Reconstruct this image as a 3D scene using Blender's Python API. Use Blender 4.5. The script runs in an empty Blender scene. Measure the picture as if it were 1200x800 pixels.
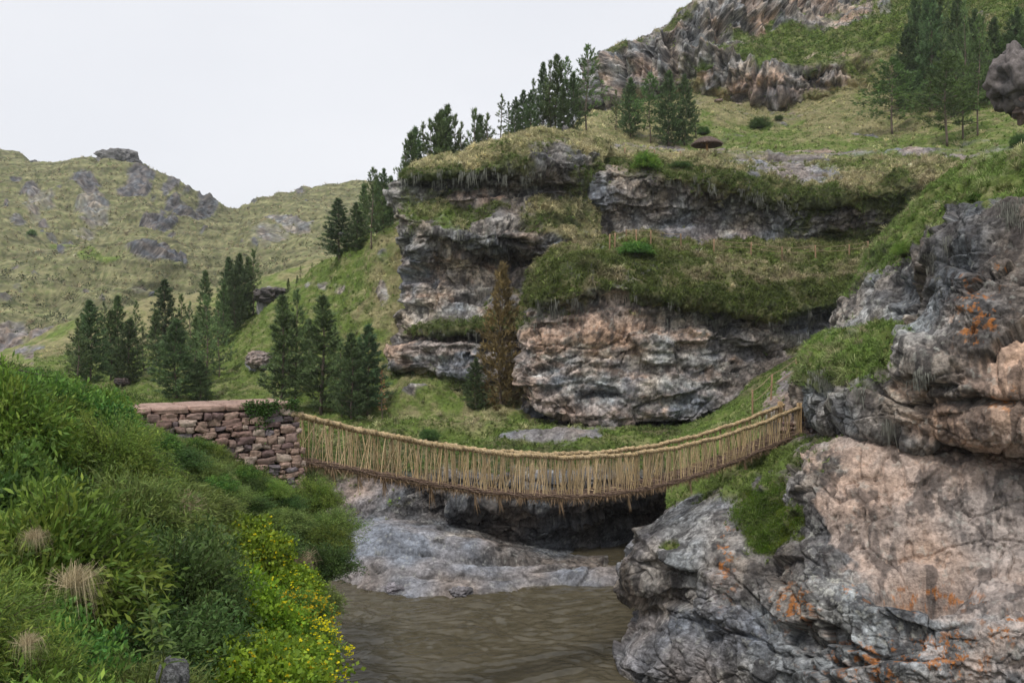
import bpy, math, random
import numpy as np
from math import radians, sin, cos, pi
random.seed(7); rng = np.random.default_rng(11)
SC = bpy.context.scene
COL = SC.collection
F = 1000.0; CX = 600.0; CY = 400.0            # photograph focal length and centre, pixels
WATER_Z = -14.0

# ------------------------------------------------------------------ helpers
def at(px, py, Y): return ((px-CX)/F*Y, Y, (CY-py)/F*Y)
_perm = rng.permutation(256).astype(np.int64); _perm = np.concatenate([_perm]*3)
_g = rng.normal(size=(256, 3)); _g /= np.linalg.norm(_g, axis=1)[:, None]; _g = _g.astype(np.float32)
_rv = rng.random((256, 4)).astype(np.float32)
def _hash(i, j, k): return _perm[_perm[_perm[i & 255]+(j & 255)]+(k & 255)]
def perlin(P):
    P = np.asarray(P, dtype=np.float32); I = np.floor(P).astype(np.int64); f = P-I
    u = f*f*f*(f*(f*6-15)+10); r = 0
    for a in (0, 1):
        for b in (0, 1):
            for c in (0, 1):
                g = _g[_hash(I[:, 0]+a, I[:, 1]+b, I[:, 2]+c)]
                d = g[:, 0]*(f[:, 0]-a)+g[:, 1]*(f[:, 1]-b)+g[:, 2]*(f[:, 2]-c)
                w = (u[:, 0] if a else 1-u[:, 0])*(u[:, 1] if b else 1-u[:, 1])*(u[:, 2] if c else 1-u[:, 2])
                r = r+w*d
    return r*1.5
def fbm(P, octs=4, gain=.5, off=0.0):
    P = np.asarray(P, dtype=np.float32)+off; r = 0; a = 1.0
    for o in range(octs): r = r+a*perlin(P*(2.03**o)+o*17.3); a *= gain
    return r
def billow(P, octs=4, gain=.5, off=0.0):
    P = np.asarray(P, dtype=np.float32)+off; r = 0; a = 1.0
    for o in range(octs): r = r+a*(np.abs(perlin(P*(2.03**o)+o*17.3))*2-.5); a *= gain
    return r
def worley(P):
    P = np.asarray(P, dtype=np.float32); I = np.floor(P).astype(np.int64); f = P-I
    F1 = np.full(len(P), 9., np.float32); F2 = F1.copy(); C = np.zeros(len(P), np.float32)
    for a in (-1, 0, 1):
        for b in (-1, 0, 1):
            for c in (-1, 0, 1):
                h = _rv[_hash(I[:, 0]+a, I[:, 1]+b, I[:, 2]+c)]
                d = np.sqrt((a+h[:, 0]-f[:, 0])**2+(b+h[:, 1]-f[:, 1])**2+(c+h[:, 2]-f[:, 2])**2)
                n = d < F1
                F2 = np.where(n, F1, np.minimum(F2, d)); C = np.where(n, h[:, 3], C); F1 = np.where(n, d, F1)
    return F1, F2, C
def facets(P, tilt=.9):
    """angular broken blocks: every cell is a tilted plane; returns height, distance to the crack, a tone per block"""
    P = np.asarray(P, dtype=np.float32); I = np.floor(P).astype(np.int64); f = P-I
    F1 = np.full(len(P), 9., np.float32); F2 = F1.copy(); C = np.zeros(len(P), np.float32); H = np.zeros(len(P), np.float32)
    for a in (-1, 0, 1):
        for b in (-1, 0, 1):
            for c in (-1, 0, 1):
                hi = _hash(I[:, 0]+a, I[:, 1]+b, I[:, 2]+c); h = _rv[hi]
                v = f-(np.array([a, b, c], np.float32)+h[:, :3]); d = np.sqrt((v**2).sum(1))
                n = d < F1; F2 = np.where(n, F1, np.minimum(F2, d)); C = np.where(n, h[:, 3], C)
                H = np.where(n, (v*_g[(hi+77) & 255]).sum(1), H); F1 = np.where(n, d, F1)
    return (C-.5)+tilt*H, F2-F1, C
def sstep(x, a, b):
    t = np.clip((x-a)/(b-a), 0, 1); return t*t*(3-2*t)

def mesh(name, V, faces, mat=None, col=None, parent=None, smooth=False, loc=None):
    """faces: list of int arrays, (n,3) or (n,4)"""
    V = np.asarray(V, dtype=np.float32)
    me = bpy.data.meshes.new(name)
    me.vertices.add(len(V)); me.vertices.foreach_set('co', V.ravel())
    faces = [np.asarray(f, dtype=np.int32) for f in faces if len(f)]
    loops = np.concatenate([f.ravel() for f in faces]); sizes = np.concatenate([np.full(len(f), f.shape[1], np.int32) for f in faces])
    me.loops.add(len(loops)); me.loops.foreach_set('vertex_index', loops)
    me.polygons.add(len(sizes)); st = np.concatenate([[0], np.cumsum(sizes)[:-1]]).astype(np.int32)
    me.polygons.foreach_set('loop_start', st); me.polygons.foreach_set('loop_total', sizes)
    if smooth: me.polygons.foreach_set('use_smooth', np.ones(len(sizes), bool))
    if col is not None:
        col = np.asarray(col, dtype=np.float32)
        if col.ndim == 1: col = np.tile(col, (len(V), 1))
        c4 = np.ones((len(V), 4), np.float32); c4[:, :3] = np.clip(col, 0, 1)
        at_ = me.color_attributes.new('Col', 'FLOAT_COLOR', 'POINT'); at_.data.foreach_set('color', c4.ravel())
    me.update(calc_edges=True); me.validate()
    if mat: me.materials.append(mat)
    o = bpy.data.objects.new(name, me); COL.objects.link(o)
    if parent: o.parent = parent
    if loc is not None: o.location = loc
    return o
class MB:
    """collects pieces, builds one mesh"""
    def __init__(s): s.V = []; s.F3 = []; s.F4 = []; s.C = []; s.n = 0
    def add(s, V, f3=None, f4=None, col=(1, 1, 1)):
        V = np.asarray(V, dtype=np.float32); s.V.append(V)
        if f3 is not None and len(f3): s.F3.append(np.asarray(f3)+s.n)
        if f4 is not None and len(f4): s.F4.append(np.asarray(f4)+s.n)
        c = np.asarray(col, dtype=np.float32)
        s.C.append(np.tile(c, (len(V), 1)) if c.ndim == 1 else c); s.n += len(V)
    def tube(s, pts, rad, seg=6, col=(1, 1, 1), cap=True):
        pts = np.asarray(pts, dtype=float); n = len(pts)
        rad = np.full(n, rad) if np.isscalar(rad) else np.asarray(rad)
        T = np.gradient(pts, axis=0); T /= np.linalg.norm(T, axis=1)[:, None]+1e-9
        up = np.array([0, 0, 1.]) if abs(T[:, 2]).mean() < .8 else np.array([1., 0, 0])
        A = np.cross(T, up); A /= np.linalg.norm(A, axis=1)[:, None]+1e-9; B = np.cross(T, A)
        th = np.arange(seg)/seg*2*pi
        V = pts[:, None]+rad[:, None, None]*(A[:, None]*np.cos(th)[None, :, None]+B[:, None]*np.sin(th)[None, :, None])
        V = V.reshape(-1, 3); f = []
        i = np.arange(n-1)[:, None]*seg; j = np.arange(seg)[None]; k = (j+1) % seg
        f4 = np.stack([i+j, i+k, i+seg+k, i+seg+j], -1).reshape(-1, 4)
        if cap:
            V = np.concatenate([V, pts[:1], pts[-1:]]); a = n*seg; jj = np.arange(seg); kk = (jj+1) % seg
            f3 = np.concatenate([np.stack([kk, jj, np.full(seg, a)], -1), np.stack([(n-1)*seg+jj, (n-1)*seg+kk, np.full(seg, a+1)], -1)])
        else: f3 = None
        s.add(V, f3, f4, col)
    def box(s, c, d, col=(1, 1, 1), ax=None):
        b = np.array([[x, y, z] for x in (-1, 1) for y in (-1, 1) for z in (-1, 1)])*np.array(d)/2
        if ax is not None: b = b@np.array(ax)
        s.add(b+np.array(c), None, [[0, 1, 3, 2], [4, 6, 7, 5], [0, 4, 5, 1], [2, 3, 7, 6], [0, 2, 6, 4], [1, 5, 7, 3]], col)
    def build(s, name, mat, parent=None, smooth=False, loc=None):
        f = []
        if s.F3: f.append(np.concatenate(s.F3))
        if s.F4: f.append(np.concatenate(s.F4))
        return mesh(name, np.concatenate(s.V), f, mat, np.concatenate(s.C), parent, smooth, loc)
def tag(o, label=None, cat=None, group=None, kind=None):
    if label: o['label'] = label
    if cat: o['category'] = cat
    if group: o['group'] = group
    if kind: o['kind'] = kind
    return o
def empty(name, loc=(0, 0, 0), rz=0, sc=1):
    o = bpy.data.objects.new(name, None); COL.objects.link(o); o.location = loc; o.rotation_euler.z = rz
    o.scale = (sc,)*3 if np.isscalar(sc) else sc
    return o
def copy_tree(o, parent=None):
    c = o.copy(); COL.objects.link(c)
    if parent is not None: c.parent = parent
    for ch in list(CH.get(o.name, [])): copy_tree(ch, c)
    return c
CH = {}

# ------------------------------------------------------------------ materials
def new_mat(name):
    m = bpy.data.materials.new(name); m.use_nodes = True; nt = m.node_tree; nt.nodes.clear()
    return m, nt, nt.nodes, nt.links
def mat_terrain(name, scale=6.0, var=.45, bump=.5, dist=.05, rough=.92, second=30.0):
    m, nt, N, L = new_mat(name)
    out = N.new('ShaderNodeOutputMaterial'); b = N.new('ShaderNodeBsdfPrincipled'); L.new(b.outputs[0], out.inputs[0])
    b.inputs['Roughness'].default_value = rough; b.inputs['Specular IOR Level'].default_value = .25
    tc = N.new('ShaderNodeTexCoord'); col = N.new('ShaderNodeAttribute'); col.attribute_name = 'Col'
    n1 = N.new('ShaderNodeTexNoise'); n1.inputs['Scale'].default_value = scale; n1.inputs['Detail'].default_value = 7; n1.inputs['Roughness'].default_value = .68
    L.new(tc.outputs['Object'], n1.inputs['Vector'])
    n2 = N.new('ShaderNodeTexVoronoi'); n2.inputs['Scale'].default_value = second*.5; L.new(tc.outputs['Object'], n2.inputs['Vector'])
    mr = N.new('ShaderNodeMapRange'); mr.inputs[1].default_value = .3; mr.inputs[2].default_value = .7
    mr.inputs[3].default_value = 1-var; mr.inputs[4].default_value = 1+var; L.new(n1.outputs[0], mr.inputs[0])
    mx = N.new('ShaderNodeVectorMath'); mx.operation = 'SCALE'; L.new(col.outputs['Color'], mx.inputs[0]); L.new(mr.outputs[0], mx.inputs['Scale'])
    L.new(mx.outputs[0], b.inputs['Base Color'])
    ad = N.new('ShaderNodeMath'); ad.operation = 'MULTIPLY_ADD'; ad.inputs[1].default_value = .25; L.new(n2.outputs['Distance'], ad.inputs[0]); L.new(n1.outputs[0], ad.inputs[2])
    bp = N.new('ShaderNodeBump'); bp.inputs['Strength'].default_value = bump; bp.inputs['Distance'].default_value = dist
    L.new(ad.outputs[0], bp.inputs['Height']); L.new(bp.outputs[0], b.inputs['Normal'])
    return m
def mat_leaf(name, trans=.3, rough=.6):
    m, nt, N, L = new_mat(name)
    out = N.new('ShaderNodeOutputMaterial'); d = N.new('ShaderNodeBsdfPrincipled'); d.inputs['Roughness'].default_value = rough
    d.inputs['Specular IOR Level'].default_value = .25
    t = N.new('ShaderNodeBsdfTranslucent'); mix = N.new('ShaderNodeMixShader'); mix.inputs[0].default_value = trans
    col = N.new('ShaderNodeAttribute'); col.attribute_name = 'Col'
    oi = N.new('ShaderNodeObjectInfo'); hs = N.new('ShaderNodeHueSaturation')
    mr = N.new('ShaderNodeMapRange'); mr.inputs[3].default_value = .8; mr.inputs[4].default_value = 1.2; L.new(oi.outputs['Random'], mr.inputs[0])
    mr2 = N.new('ShaderNodeMapRange'); mr2.inputs[3].default_value = .485; mr2.inputs[4].default_value = .515; L.new(oi.outputs['Random'], mr2.inputs[0])
    L.new(mr.outputs[0], hs.inputs['Value']); L.new(mr2.outputs[0], hs.inputs['Hue']); L.new(col.outputs['Color'], hs.inputs['Color'])
    for x in (d.inputs['Base Color'], t.inputs['Color']): L.new(hs.outputs[0], x)
    L.new(d.outputs[0], mix.inputs[1]); L.new(t.outputs[0], mix.inputs[2]); L.new(mix.outputs[0], out.inputs[0])
    return m
M_ROCK = mat_terrain('rock', 4.0, .55, 1., .14, .9, 16)
M_ROCKN = mat_terrain('rock_near', 7.0, .45, .9, .07, .88, 34)
M_SOIL = mat_terrain('soil', 5.0, .5, .6, .08, .95)
M_HILL = mat_terrain('hill', .45, .35, .6, .5, .95, 3)
M_LEAF = mat_leaf('leaf', .3); M_GRASS = mat_leaf('grass_blade', .3, .7); M_NEEDLE = mat_leaf('needle', .15, .6)
M_MOSS = mat_leaf('beard_moss', .2, .8)
M_ROPE = mat_terrain('straw_rope', 25., .4, .8, .02, .9, 90)
M_STONE = mat_terrain('masonry_stone', 9., .4, .7, .03, .9, 50)
M_BARK = mat_terrain('bark', 6., .4, .6, .03, .9)
M_WOOD = mat_terrain('wood', 12., .3, .4, .01, .8)
M_THATCH = mat_terrain('thatch', 20., .4, .8, .03, .95)

# ------------------------------------------------------------------ terrain patches
TYPES = 'GYMRPDLSWHK'
PAL = {'G': (.12, .168, .034), 'Y': (.235, .212, .105), 'M': (.088, .095, .038), 'R': (.27, .25, .232), 'P': (.42, .315, .255),
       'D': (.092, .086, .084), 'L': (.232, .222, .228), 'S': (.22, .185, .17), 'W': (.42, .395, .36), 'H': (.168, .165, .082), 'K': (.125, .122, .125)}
VEG = np.array([1, 1, .85, 0, 0, 0, 0, 0.03, 0, 1, 0], np.float32)
STAIN = np.array([0, 0, 0, .75, .6, .3, .35, .2, .45, 0, .5], np.float32)
def herm(A, t):
    """monotone-limited cubic interpolation of A (n, ...) at positions t"""
    n = len(A); d = A[1:]-A[:-1]
    m = np.zeros_like(A); m[0] = d[0]; m[-1] = d[-1]
    if n > 2:
        p = d[:-1]*d[1:]; m[1:-1] = np.where(p > 0, 2*p/np.where(np.abs(d[:-1]+d[1:]) < 1e-9, 1, d[:-1]+d[1:]), 0)
    i = np.clip(np.floor(t).astype(int), 0, n-2); f = (t-i).reshape((-1,)+(1,)*(A.ndim-1))
    h00 = 2*f**3-3*f**2+1; h10 = f**3-2*f**2+f; h01 = -2*f**3+3*f**2; h11 = f**3-f**2
    return h00*A[i]+h10*m[i]+h01*A[i+1]+h11*m[i+1]
def params(L_, step):
    t = []
    for i, l in enumerate(L_):
        k = max(2, int(round(l/step))); t += list(i+np.arange(k)/k)
    return np.array(t+[len(L_)-1e-6])
PATCHES = {}
class Patch:
    def __init__(s, name, rows, step=1.4, disp=None, spots=(), mat=None, label=None, world=False, objname=None, warp=.35, cell=1.0):
        R, C = len(rows), len(rows[0])
        A = np.zeros((R, C, 3)); W = np.zeros((R, C, len(TYPES)))
        for i, r in enumerate(rows):
            assert len(r) == C, (name, i, len(r), C)
            for j, p in enumerate(r):
                A[i, j] = p[:3]
                for ch in p[3]: W[i, j, TYPES.index(ch)] += 1/len(p[3])
        if not world:
            px = A.copy()
            lr = np.sqrt(((px[1:, :, :2]-px[:-1, :, :2])**2).sum(-1)+((px[1:, :, 2]-px[:-1, :, 2])*8)**2)
            lc = np.sqrt(((px[:, 1:, :2]-px[:, :-1, :2])**2).sum(-1)+((px[:, 1:, 2]-px[:, :-1, 2])*(13 if name in ('rlow', 'rup') else 4))**2)
            P = np.stack([(px[..., 0]-CX)/F*px[..., 2], px[..., 2], (CY-px[..., 1])/F*px[..., 2]], -1)
        else:
            P = A; lr = np.linalg.norm(P[1:]-P[:-1], axis=-1); lc = np.linalg.norm(P[:, 1:]-P[:, :-1], axis=-1)
        tr = params(np.clip(lr.mean(1), 0, 260), step); tc = params(np.clip(lc.mean(0), 0, 360 if name in ('rlow', 'rup') else 260), step)
        Q = herm(P, tr); Q = np.swapaxes(herm(np.swapaxes(Q, 0, 1), tc), 0, 1)
        ri = np.clip(tr, 0, R-1); i0 = np.clip(ri.astype(int), 0, R-2); fr = (ri-i0)[:, None, None]
        Wt = W[i0]*(1-fr)+W[i0+1]*fr
        ci = np.clip(tc, 0, C-1); j0 = np.clip(ci.astype(int), 0, C-2); fc = (ci-j0)[None, :, None]
        Wt = Wt[:, j0]*(1-fc)+Wt[:, j0+1]*fc
        s.nr, s.nc = Q.shape[:2]; s.name = name
        P = Q.reshape(-1, 3).astype(np.float32); Wt = Wt.reshape(-1, len(TYPES)).astype(np.float32)
        sx = P[:, 0]/np.maximum(P[:, 1], .1)*F+CX; sy = CY-P[:, 2]/np.maximum(P[:, 1], .1)*F
        bulge = np.zeros(len(P), np.float32)
        wn = fbm(P*.35*cell, 3, off=91.)*22; wm = fbm(P*.35*cell, 3, off=31.)*14
        for sp in spots:
            x, y, rx, ry, ty, st = sp[:6]
            q = ((sx+wn*min(1, rx/30)-x)/rx)**2+((sy+wm*min(1, ry/20)-y)/ry)**2
            g = sstep(1.25-q, 0, .6)*st
            if ty: 
                Wt *= (1-g)[:, None]
                for ch in ty: Wt[:, TYPES.index(ch)] += g/len(ty)
            if len(sp) > 6: bulge += sp[6]*np.exp(-q*1.2)
        # noisy borders between kinds of ground
        WN = np.zeros_like(Wt)
        for k in range(len(TYPES)):
            if Wt[:, k].max() > .02:
                nz = fbm(P*np.array([.55, .55, .9], np.float32)*cell, 4, .6, off=7.7*k+3)
                WN[:, k] = np.clip(Wt[:, k]+warp*1.6*nz*(Wt[:, k] > .01), 0, 3)**3
        WN += 1e-6*(Wt > .3); WN /= WN.sum(1, keepdims=True)+1e-9
        N = s.normals(P)
        veg = WN@VEG
        s.veg0 = veg
        d = disp(P, N, veg, WN) if disp else 0
        D = N*(d+bulge)[:, None]
        P2 = P+D
        s.P = P2; s.N = s.normals(P2); s.W = WN
        # vegetation climbs on to up-facing facets of rock, leaves steep undersides
        s.veg = np.clip(veg*sstep(s.N[:, 2], -.25, .15), 0, 1)
        s.sx = s.P[:, 0]/np.maximum(s.P[:, 1], .1)*F+CX; s.sy = CY-s.P[:, 2]/np.maximum(s.P[:, 1], .1)*F
        s.col = s.colour()
        i = (np.arange(s.nr-1)[:, None]*s.nc+np.arange(s.nc-1)[None]).ravel()
        f = np.stack([i, i+1, i+s.nc+1, i+s.nc], -1)
        s.faces = f
        s.obj = mesh(objname or name, s.P, [f], mat or M_ROCK, s.col, None, True)
        tag(s.obj, label, None, None, 'structure'); PATCHES[name] = s
    def normals(s, P):
        G = P.reshape(s.nr, s.nc, 3)
        a = np.gradient(G, axis=1); b = np.gradient(G, axis=0); n = np.cross(a, b)
        n /= np.linalg.norm(n, axis=2)[..., None]+1e-9
        return n.reshape(-1, 3).astype(np.float32)
    def colour(s):
        P = s.P; pal = np.array([PAL[c] for c in TYPES], np.float32)
        c = s.W@pal; st = s.W@STAIN; veg = s.veg[:, None]
        n1 = fbm(P*.8, 4, .6, 5.)[:, None]; n2 = fbm(P*np.array([.25, .25, 1.6], np.float32), 4, .6, 55.)[:, None]
        n3 = fbm(P*np.array([1.1, 1.1, .13], np.float32), 4, .62, 155.)
        pk_ = s.W[:, TYPES.index('P')][:, None]*(1. if s.name in ('rlow', 'rup') else .5)+s.W[:, TYPES.index('L')][:, None]*(.95 if s.name == 'bank' else .2)
        far_ = s.name in ('far', 'mid', 'mount')
        fm = .35 if far_ else (1.6 if s.name in ('rlow', 'rup') else 1.)
        n5 = fbm(P*2.0*fm, 4, .75, 15.)[:, None]; wb = (P[:, 2]+.5*fbm(P*.3, 2, .5, 31.))[:, None]
        bed = perlin(np.concatenate([P[:, :2]*.22, wb*2.6], 1).astype(np.float32)*min(fm, 1.3))[:, None]
        rock = c*np.clip(1+.30*n1+.24*n2+.62*n5*(1-.62*pk_)+.17*bed, .22, 2.2)
        h1, e1, c1 = facets(P*fm*np.array([.62, .62, 1.15], np.float32)+fbm(P*fm*.6, 2, .5, 66.)[:, None]*.28)
        rock = rock*(1+.42*(c1[:, None]-.5)*(1-.7*pk_))*(1-.45*(1-sstep(e1, 0, .06))[:, None]*(1-.5*pk_))
        bl = sstep(fbm(P*np.array([.8, .8, 1.1], np.float32)*fm, 5, .7, 95.)[:, None], .16, .34)*(s.W[:, [TYPES.index(k) for k in 'RLPW']].sum(1)[:, None])*.48*(1-.8*pk_)
        rock = rock*(1-bl)+np.array([.062, .057, .055], np.float32)*bl
        pl = sstep(fbm(P*np.array([.9, .9, 1.3], np.float32)*fm, 5, .7, 96.)[:, None], .2, .4)*(s.W[:, [TYPES.index(k) for k in 'DK']].sum(1)[:, None])*.7
        rock = rock*(1-pl)+np.array([.22, .205, .195], np.float32)*pl
        # tint between warm and bluish grey
        n4 = fbm(P*.22, 3, .5, 77.)[:, None]
        rock = rock*(1+np.array([.12, .0, -.12], np.float32)*np.clip(n4*2, -1, 1))
        dk = sstep(n3, .08, .3)*st
        rock = rock*(1-dk[:, None])+np.array([.04, .037, .038], np.float32)*dk[:, None]
        # pale lichen crust
        li = sstep(fbm(P*2.3, 4, .7, 205.), .5, .75)*np.clip(s.W[:, [TYPES.index(k) for k in 'RDWPL']].sum(1), 0, 1)*.35
        rock = rock*(1-li[:, None])+np.array([.42, .42, .38], np.float32)*li[:, None]
        g1 = fbm(P*np.array([.5, .5, .9], np.float32), 4, .6, 305.)[:, None]
        dry = np.array([.30, .265, .14], np.float32); wet = np.array([.075, .115, .025], np.float32)
        gr = c*(1+.3*n1)*(1. if s.name in ('far', 'mid', 'lbank') else .82); gr = gr*(1-.45*np.clip(g1*1.6, 0, 1))+dry*.45*np.clip(g1*1.6, 0, 1)
        gr = gr*(1-.5*np.clip(-g1*1.6, 0, 1))+wet*.5*np.clip(-g1*1.6, 0, 1)
        if s.name == 'far':      # terracettes and tussock rows following the contours
            z = P[:, 2]+2.2*fbm(P*.02, 3, .5, 400.)+.9*fbm(P*.08, 3, .5, 410.)
            t = np.sin(z*1.75)*.5+np.sin(z*.83+1)*.5
            gr = gr*(1+.32*np.clip(t, -1, 1)[:, None]+.3*fbm(P*.3, 4, .7, 420.)[:, None])
            dots = sstep(fbm(P*.33, 3, .8, 430.), .4, .62)[:, None]
            gr = gr*(1-.6*dots)+np.array([.05, .065, .025], np.float32)*.6*dots
        return np.clip(rock*(1-veg)+gr*veg, .008, .9)
    def grid_at(s, px, py):
        d = (s.sx-px)**2+(s.sy-py)**2
        m = d < max(9., d.min()*1.5+1)
        idx = np.nonzero(m)[0]; return idx[np.argmin(s.P[idx, 1])]
    def snap(s, px, py): return s.P[s.grid_at(px, py)].copy()
    def ground(s, px, Y):
        X = (px-CX)/F*Y; d = (s.P[:, 0]-X)**2+(s.P[:, 1]-Y)**2
        idx = np.argsort(d)[:6]; return np.array([X, Y, s.P[idx, 2].max()])
    def sample(s, n, weight):
        f = s.faces; a = s.P[f[:, 0]]; b = s.P[f[:, 1]]; c = s.P[f[:, 2]]; e = s.P[f[:, 3]]
        ar = np.linalg.norm(np.cross(c-a, e-b), axis=1)*.5
        w = ar*weight[f].mean(1); tot = w.sum()
        if tot <= 0: return None
        i = rng.choice(len(f), size=n, p=w/tot); u = rng.random((n, 1)); v = rng.random((n, 1))
        p = (a[i]*(1-u)+b[i]*u)*(1-v)+(e[i]*(1-u)+c[i]*u)*v
        return p.astype(np.float32), s.N[f[i, 0]], f[i, 0]

def craggy(A=1.0, fr=1.0, block=.5, strata=1.0, vert=0.0, grassA=.12, smooth=0.0, Lsm=0., lay_=1.):
    def g(P, N, veg, W):
        P = P*fr
        wz = fbm(P*.18, 2, .5, 12.)
        q = P*np.array([.14, .14, .62], np.float32); q[:, 2] += wz*1.1
        st = fbm(q, 3, .42, 33.)
        st = np.sign(st)*np.abs(st)**.75
        iso = billow(P*.35, 5, .55, 44.)
        h1, e1, c1 = facets(P*np.array([.62, .62, 1.15], np.float32)+fbm(P*.6, 2, .5, 66.)[:, None]*.28, 1.1)
        blk = h1*.62-.22*(1-sstep(e1, 0, .07))
        h2, e2, c2 = facets(P*np.array([.2, .2, .42], np.float32)+fbm(P*.22, 2, .5, 68.)[:, None]*.3, 1.2)
        h3, e3, c3 = facets(P*np.array([1.9, 1.9, 2.8], np.float32)+fbm(P*1.5, 2, .5, 69.)[:, None]*.3, 1.)
        blk = blk+1.25*h2-.25*(1-sstep(e2, 0, .05))+.16*h3
        lay = np.round((P[:, 2]+.8*wz)*.9+.35*perlin(P*.25))-((P[:, 2]+.8*wz)*.9+.35*perlin(P*.25))
        lm = sstep(fbm(P*np.array([.07, .07, .3], np.float32), 2, .5, 61.), -.1, .35)
        d = strata*(st*.5+.2*np.sign(lay)*sstep(np.abs(lay), .05, .32)*lm*lay_)-iso*.2*(1-smooth)+block*blk*.8+.07*fbm(P*2.8, 3, .6, 88.)*(1-smooth*.6)
        d = d*(1-.7*sstep(N[:, 2], .45, .9))*(1-.5*W[:, TYPES.index('L')]*Lsm)
        if vert:
            v = billow(P*np.array([.8, .8, .1], np.float32), 3, .6, 99.); d = d-vert*v*.6
        gv = (grassA+.12)*(-billow(P*.55, 3, .6, 111.)*1.1+fbm(P*.25, 2, .5, 121.)*1.2)
        return A/fr*d*(1-veg*.8)+gv*veg*1.2
    return g
def softground(A=.4, fr=.12):
    def g(P, N, veg, W): return A*(fbm(P*fr, 4, .5, 21.)*2-.5*billow(P*fr*5, 3, .6, 23.))
    return g
exec_order = []
# ------------------------------------------------------------------ grass, moss
def blades(mb, B, D, Ln, Wd, droop, col, seg=2):
    """B base (n,3), D unit direction, Ln length, Wd width; droop pulls the tip down"""
    n = len(B); side = np.cross(D, rng.normal(size=(n, 3))); side /= np.linalg.norm(side, axis=1)[:, None]+1e-9
    Ln = Ln[:, None]; Wd = Wd[:, None]; g = np.array([0, 0, -1.])
    if seg == 1:
        V = np.stack([B-side*Wd, B+side*Wd, B+D*Ln+g*droop*Ln], 1).reshape(-1, 3)
        f = np.arange(n)[:, None]*3+np.array([0, 1, 2]); mb.add(V, f, None, np.repeat(col, 3, 0)); return
    m = B+D*Ln*.55+g*droop*Ln*.22; t = B+D*Ln*.9+g*droop*Ln*.95
    V = np.stack([B-side*Wd, B+side*Wd, m+side*Wd*.75, m-side*Wd*.75, t], 1).reshape(-1, 3)
    a = np.arange(n)[:, None]*5
    mb.add(V, a+np.array([3, 2, 4]), a+np.array([0, 1, 2, 3]), np.repeat(col, 5, 0))
DRY = np.array([.50, .44, .27]); STRAW = np.array([.42, .36, .22]); GRN = np.array([.15, .205, .05]); DKG = np.array([.075, .10, .032]); YGR = np.array([.2, .24, .055])
def grass_on(p, n, k=9, ln=(.25, .6), w=.02, weight=None, name='grass', seg=2, green=.5, dens_noise=.6, up=.9, label='tussock grass growing on the slope'):
    s = PATCHES[p] if isinstance(p, str) else p
    wt = s.veg.copy() if weight is None else weight(s)
    wt = wt*sstep(fbm(s.P*dens_noise, 3, .6, 611.), -.55, .25)
    r = s.sample(n, wt)
    if r is None: return
    P, N, vi = r
    hue = fbm(P*.35, 3, .6, 640.)*1.1+rng.normal(size=n)*.22
    sc = rng.uniform(ln[0], ln[1], n)*(1+.5*np.clip(hue, -1, 1))
    gy = s.W[vi]; dryw = gy[:, TYPES.index('Y')]*.55+gy[:, TYPES.index('H')]*.4-gy[:, TYPES.index('M')]*.5
    mixv = np.clip(.5-green+.75*hue+dryw, 0, 1)[:, None]
    c0 = GRN*(1-mixv)+DRY*mixv
    dk = (gy[:, TYPES.index('M')]*.42)[:, None]; c0 = c0*(1-dk)+(DKG*1.1)*dk; c0 = c0*np.exp(rng.normal(size=(n, 1))*.3)
    mb = MB()
    B = np.repeat(P, k, 0)+rng.normal(size=(n*k, 3))*.05*np.repeat(sc, k)[:, None]
    D = rng.normal(size=(n*k, 3))*.55+np.array([0, 0, up])+np.repeat(N, k, 0)*.45
    D /= np.linalg.norm(D, axis=1)[:, None]
    L_ = np.repeat(sc, k)*rng.uniform(.6, 1.15, n*k)
    c = np.repeat(c0, k, 0)*rng.uniform(.72, 1.3, (n*k, 1))
    blades(mb, B-D*.03, D, L_, np.full(n*k, w)*rng.uniform(.6, 1.3, n*k), rng.uniform(.25, .8, n*k)[:, None], c, seg)
    o = mb.build(name, M_GRASS); tag(o, label, 'grass', None, 'stuff'); return o
def cover_on(p, n, size=(.15, .4), leaves=26, leaf=.06, weight=None, name='ground_cover', cols=None, label='low leafy plants on the ledge', thick=.6):
    """clumps of small leaves"""
    s = PATCHES[p] if isinstance(p, str) else p
    wt = s.veg.copy() if weight is None else weight(s)
    r = s.sample(n, wt)
    if r is None: return
    P, N, vi = r; cols = cols or [(.07, .12, .02), (.11, .18, .025), (.05, .075, .02)]
    cc = np.array(cols); hue = fbm(P*.5, 2, .6, 720.)*1.5+rng.normal(size=n)*.5
    ci = np.clip(((hue+1)*.5*len(cc)).astype(int), 0, len(cc)-1); sz = rng.uniform(size[0], size[1], n)
    k = leaves; Q = rng.normal(size=(n*k, 3)); Q /= np.linalg.norm(Q, axis=1)[:, None]; Q *= rng.uniform(.5, 1, (n*k, 1))
    B = np.repeat(P+N*sz[:, None]*.25, k, 0)+Q*np.repeat(sz, k)[:, None]*np.array([1, 1, thick])
    D = Q+rng.normal(size=Q.shape)*.5+np.array([0, 0, .3]); D /= np.linalg.norm(D, axis=1)[:, None]
    mb = MB(); c = np.repeat(cc[ci], k, 0)*rng.uniform(.6, 1.4, (n*k, 1))
    leafquads(mb, B, D, np.full(n*k, leaf)*rng.uniform(.6, 1.4, n*k), .5, c)
    o = mb.build(name, M_LEAF); tag(o, label, 'plants', None, 'stuff'); return o
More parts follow.
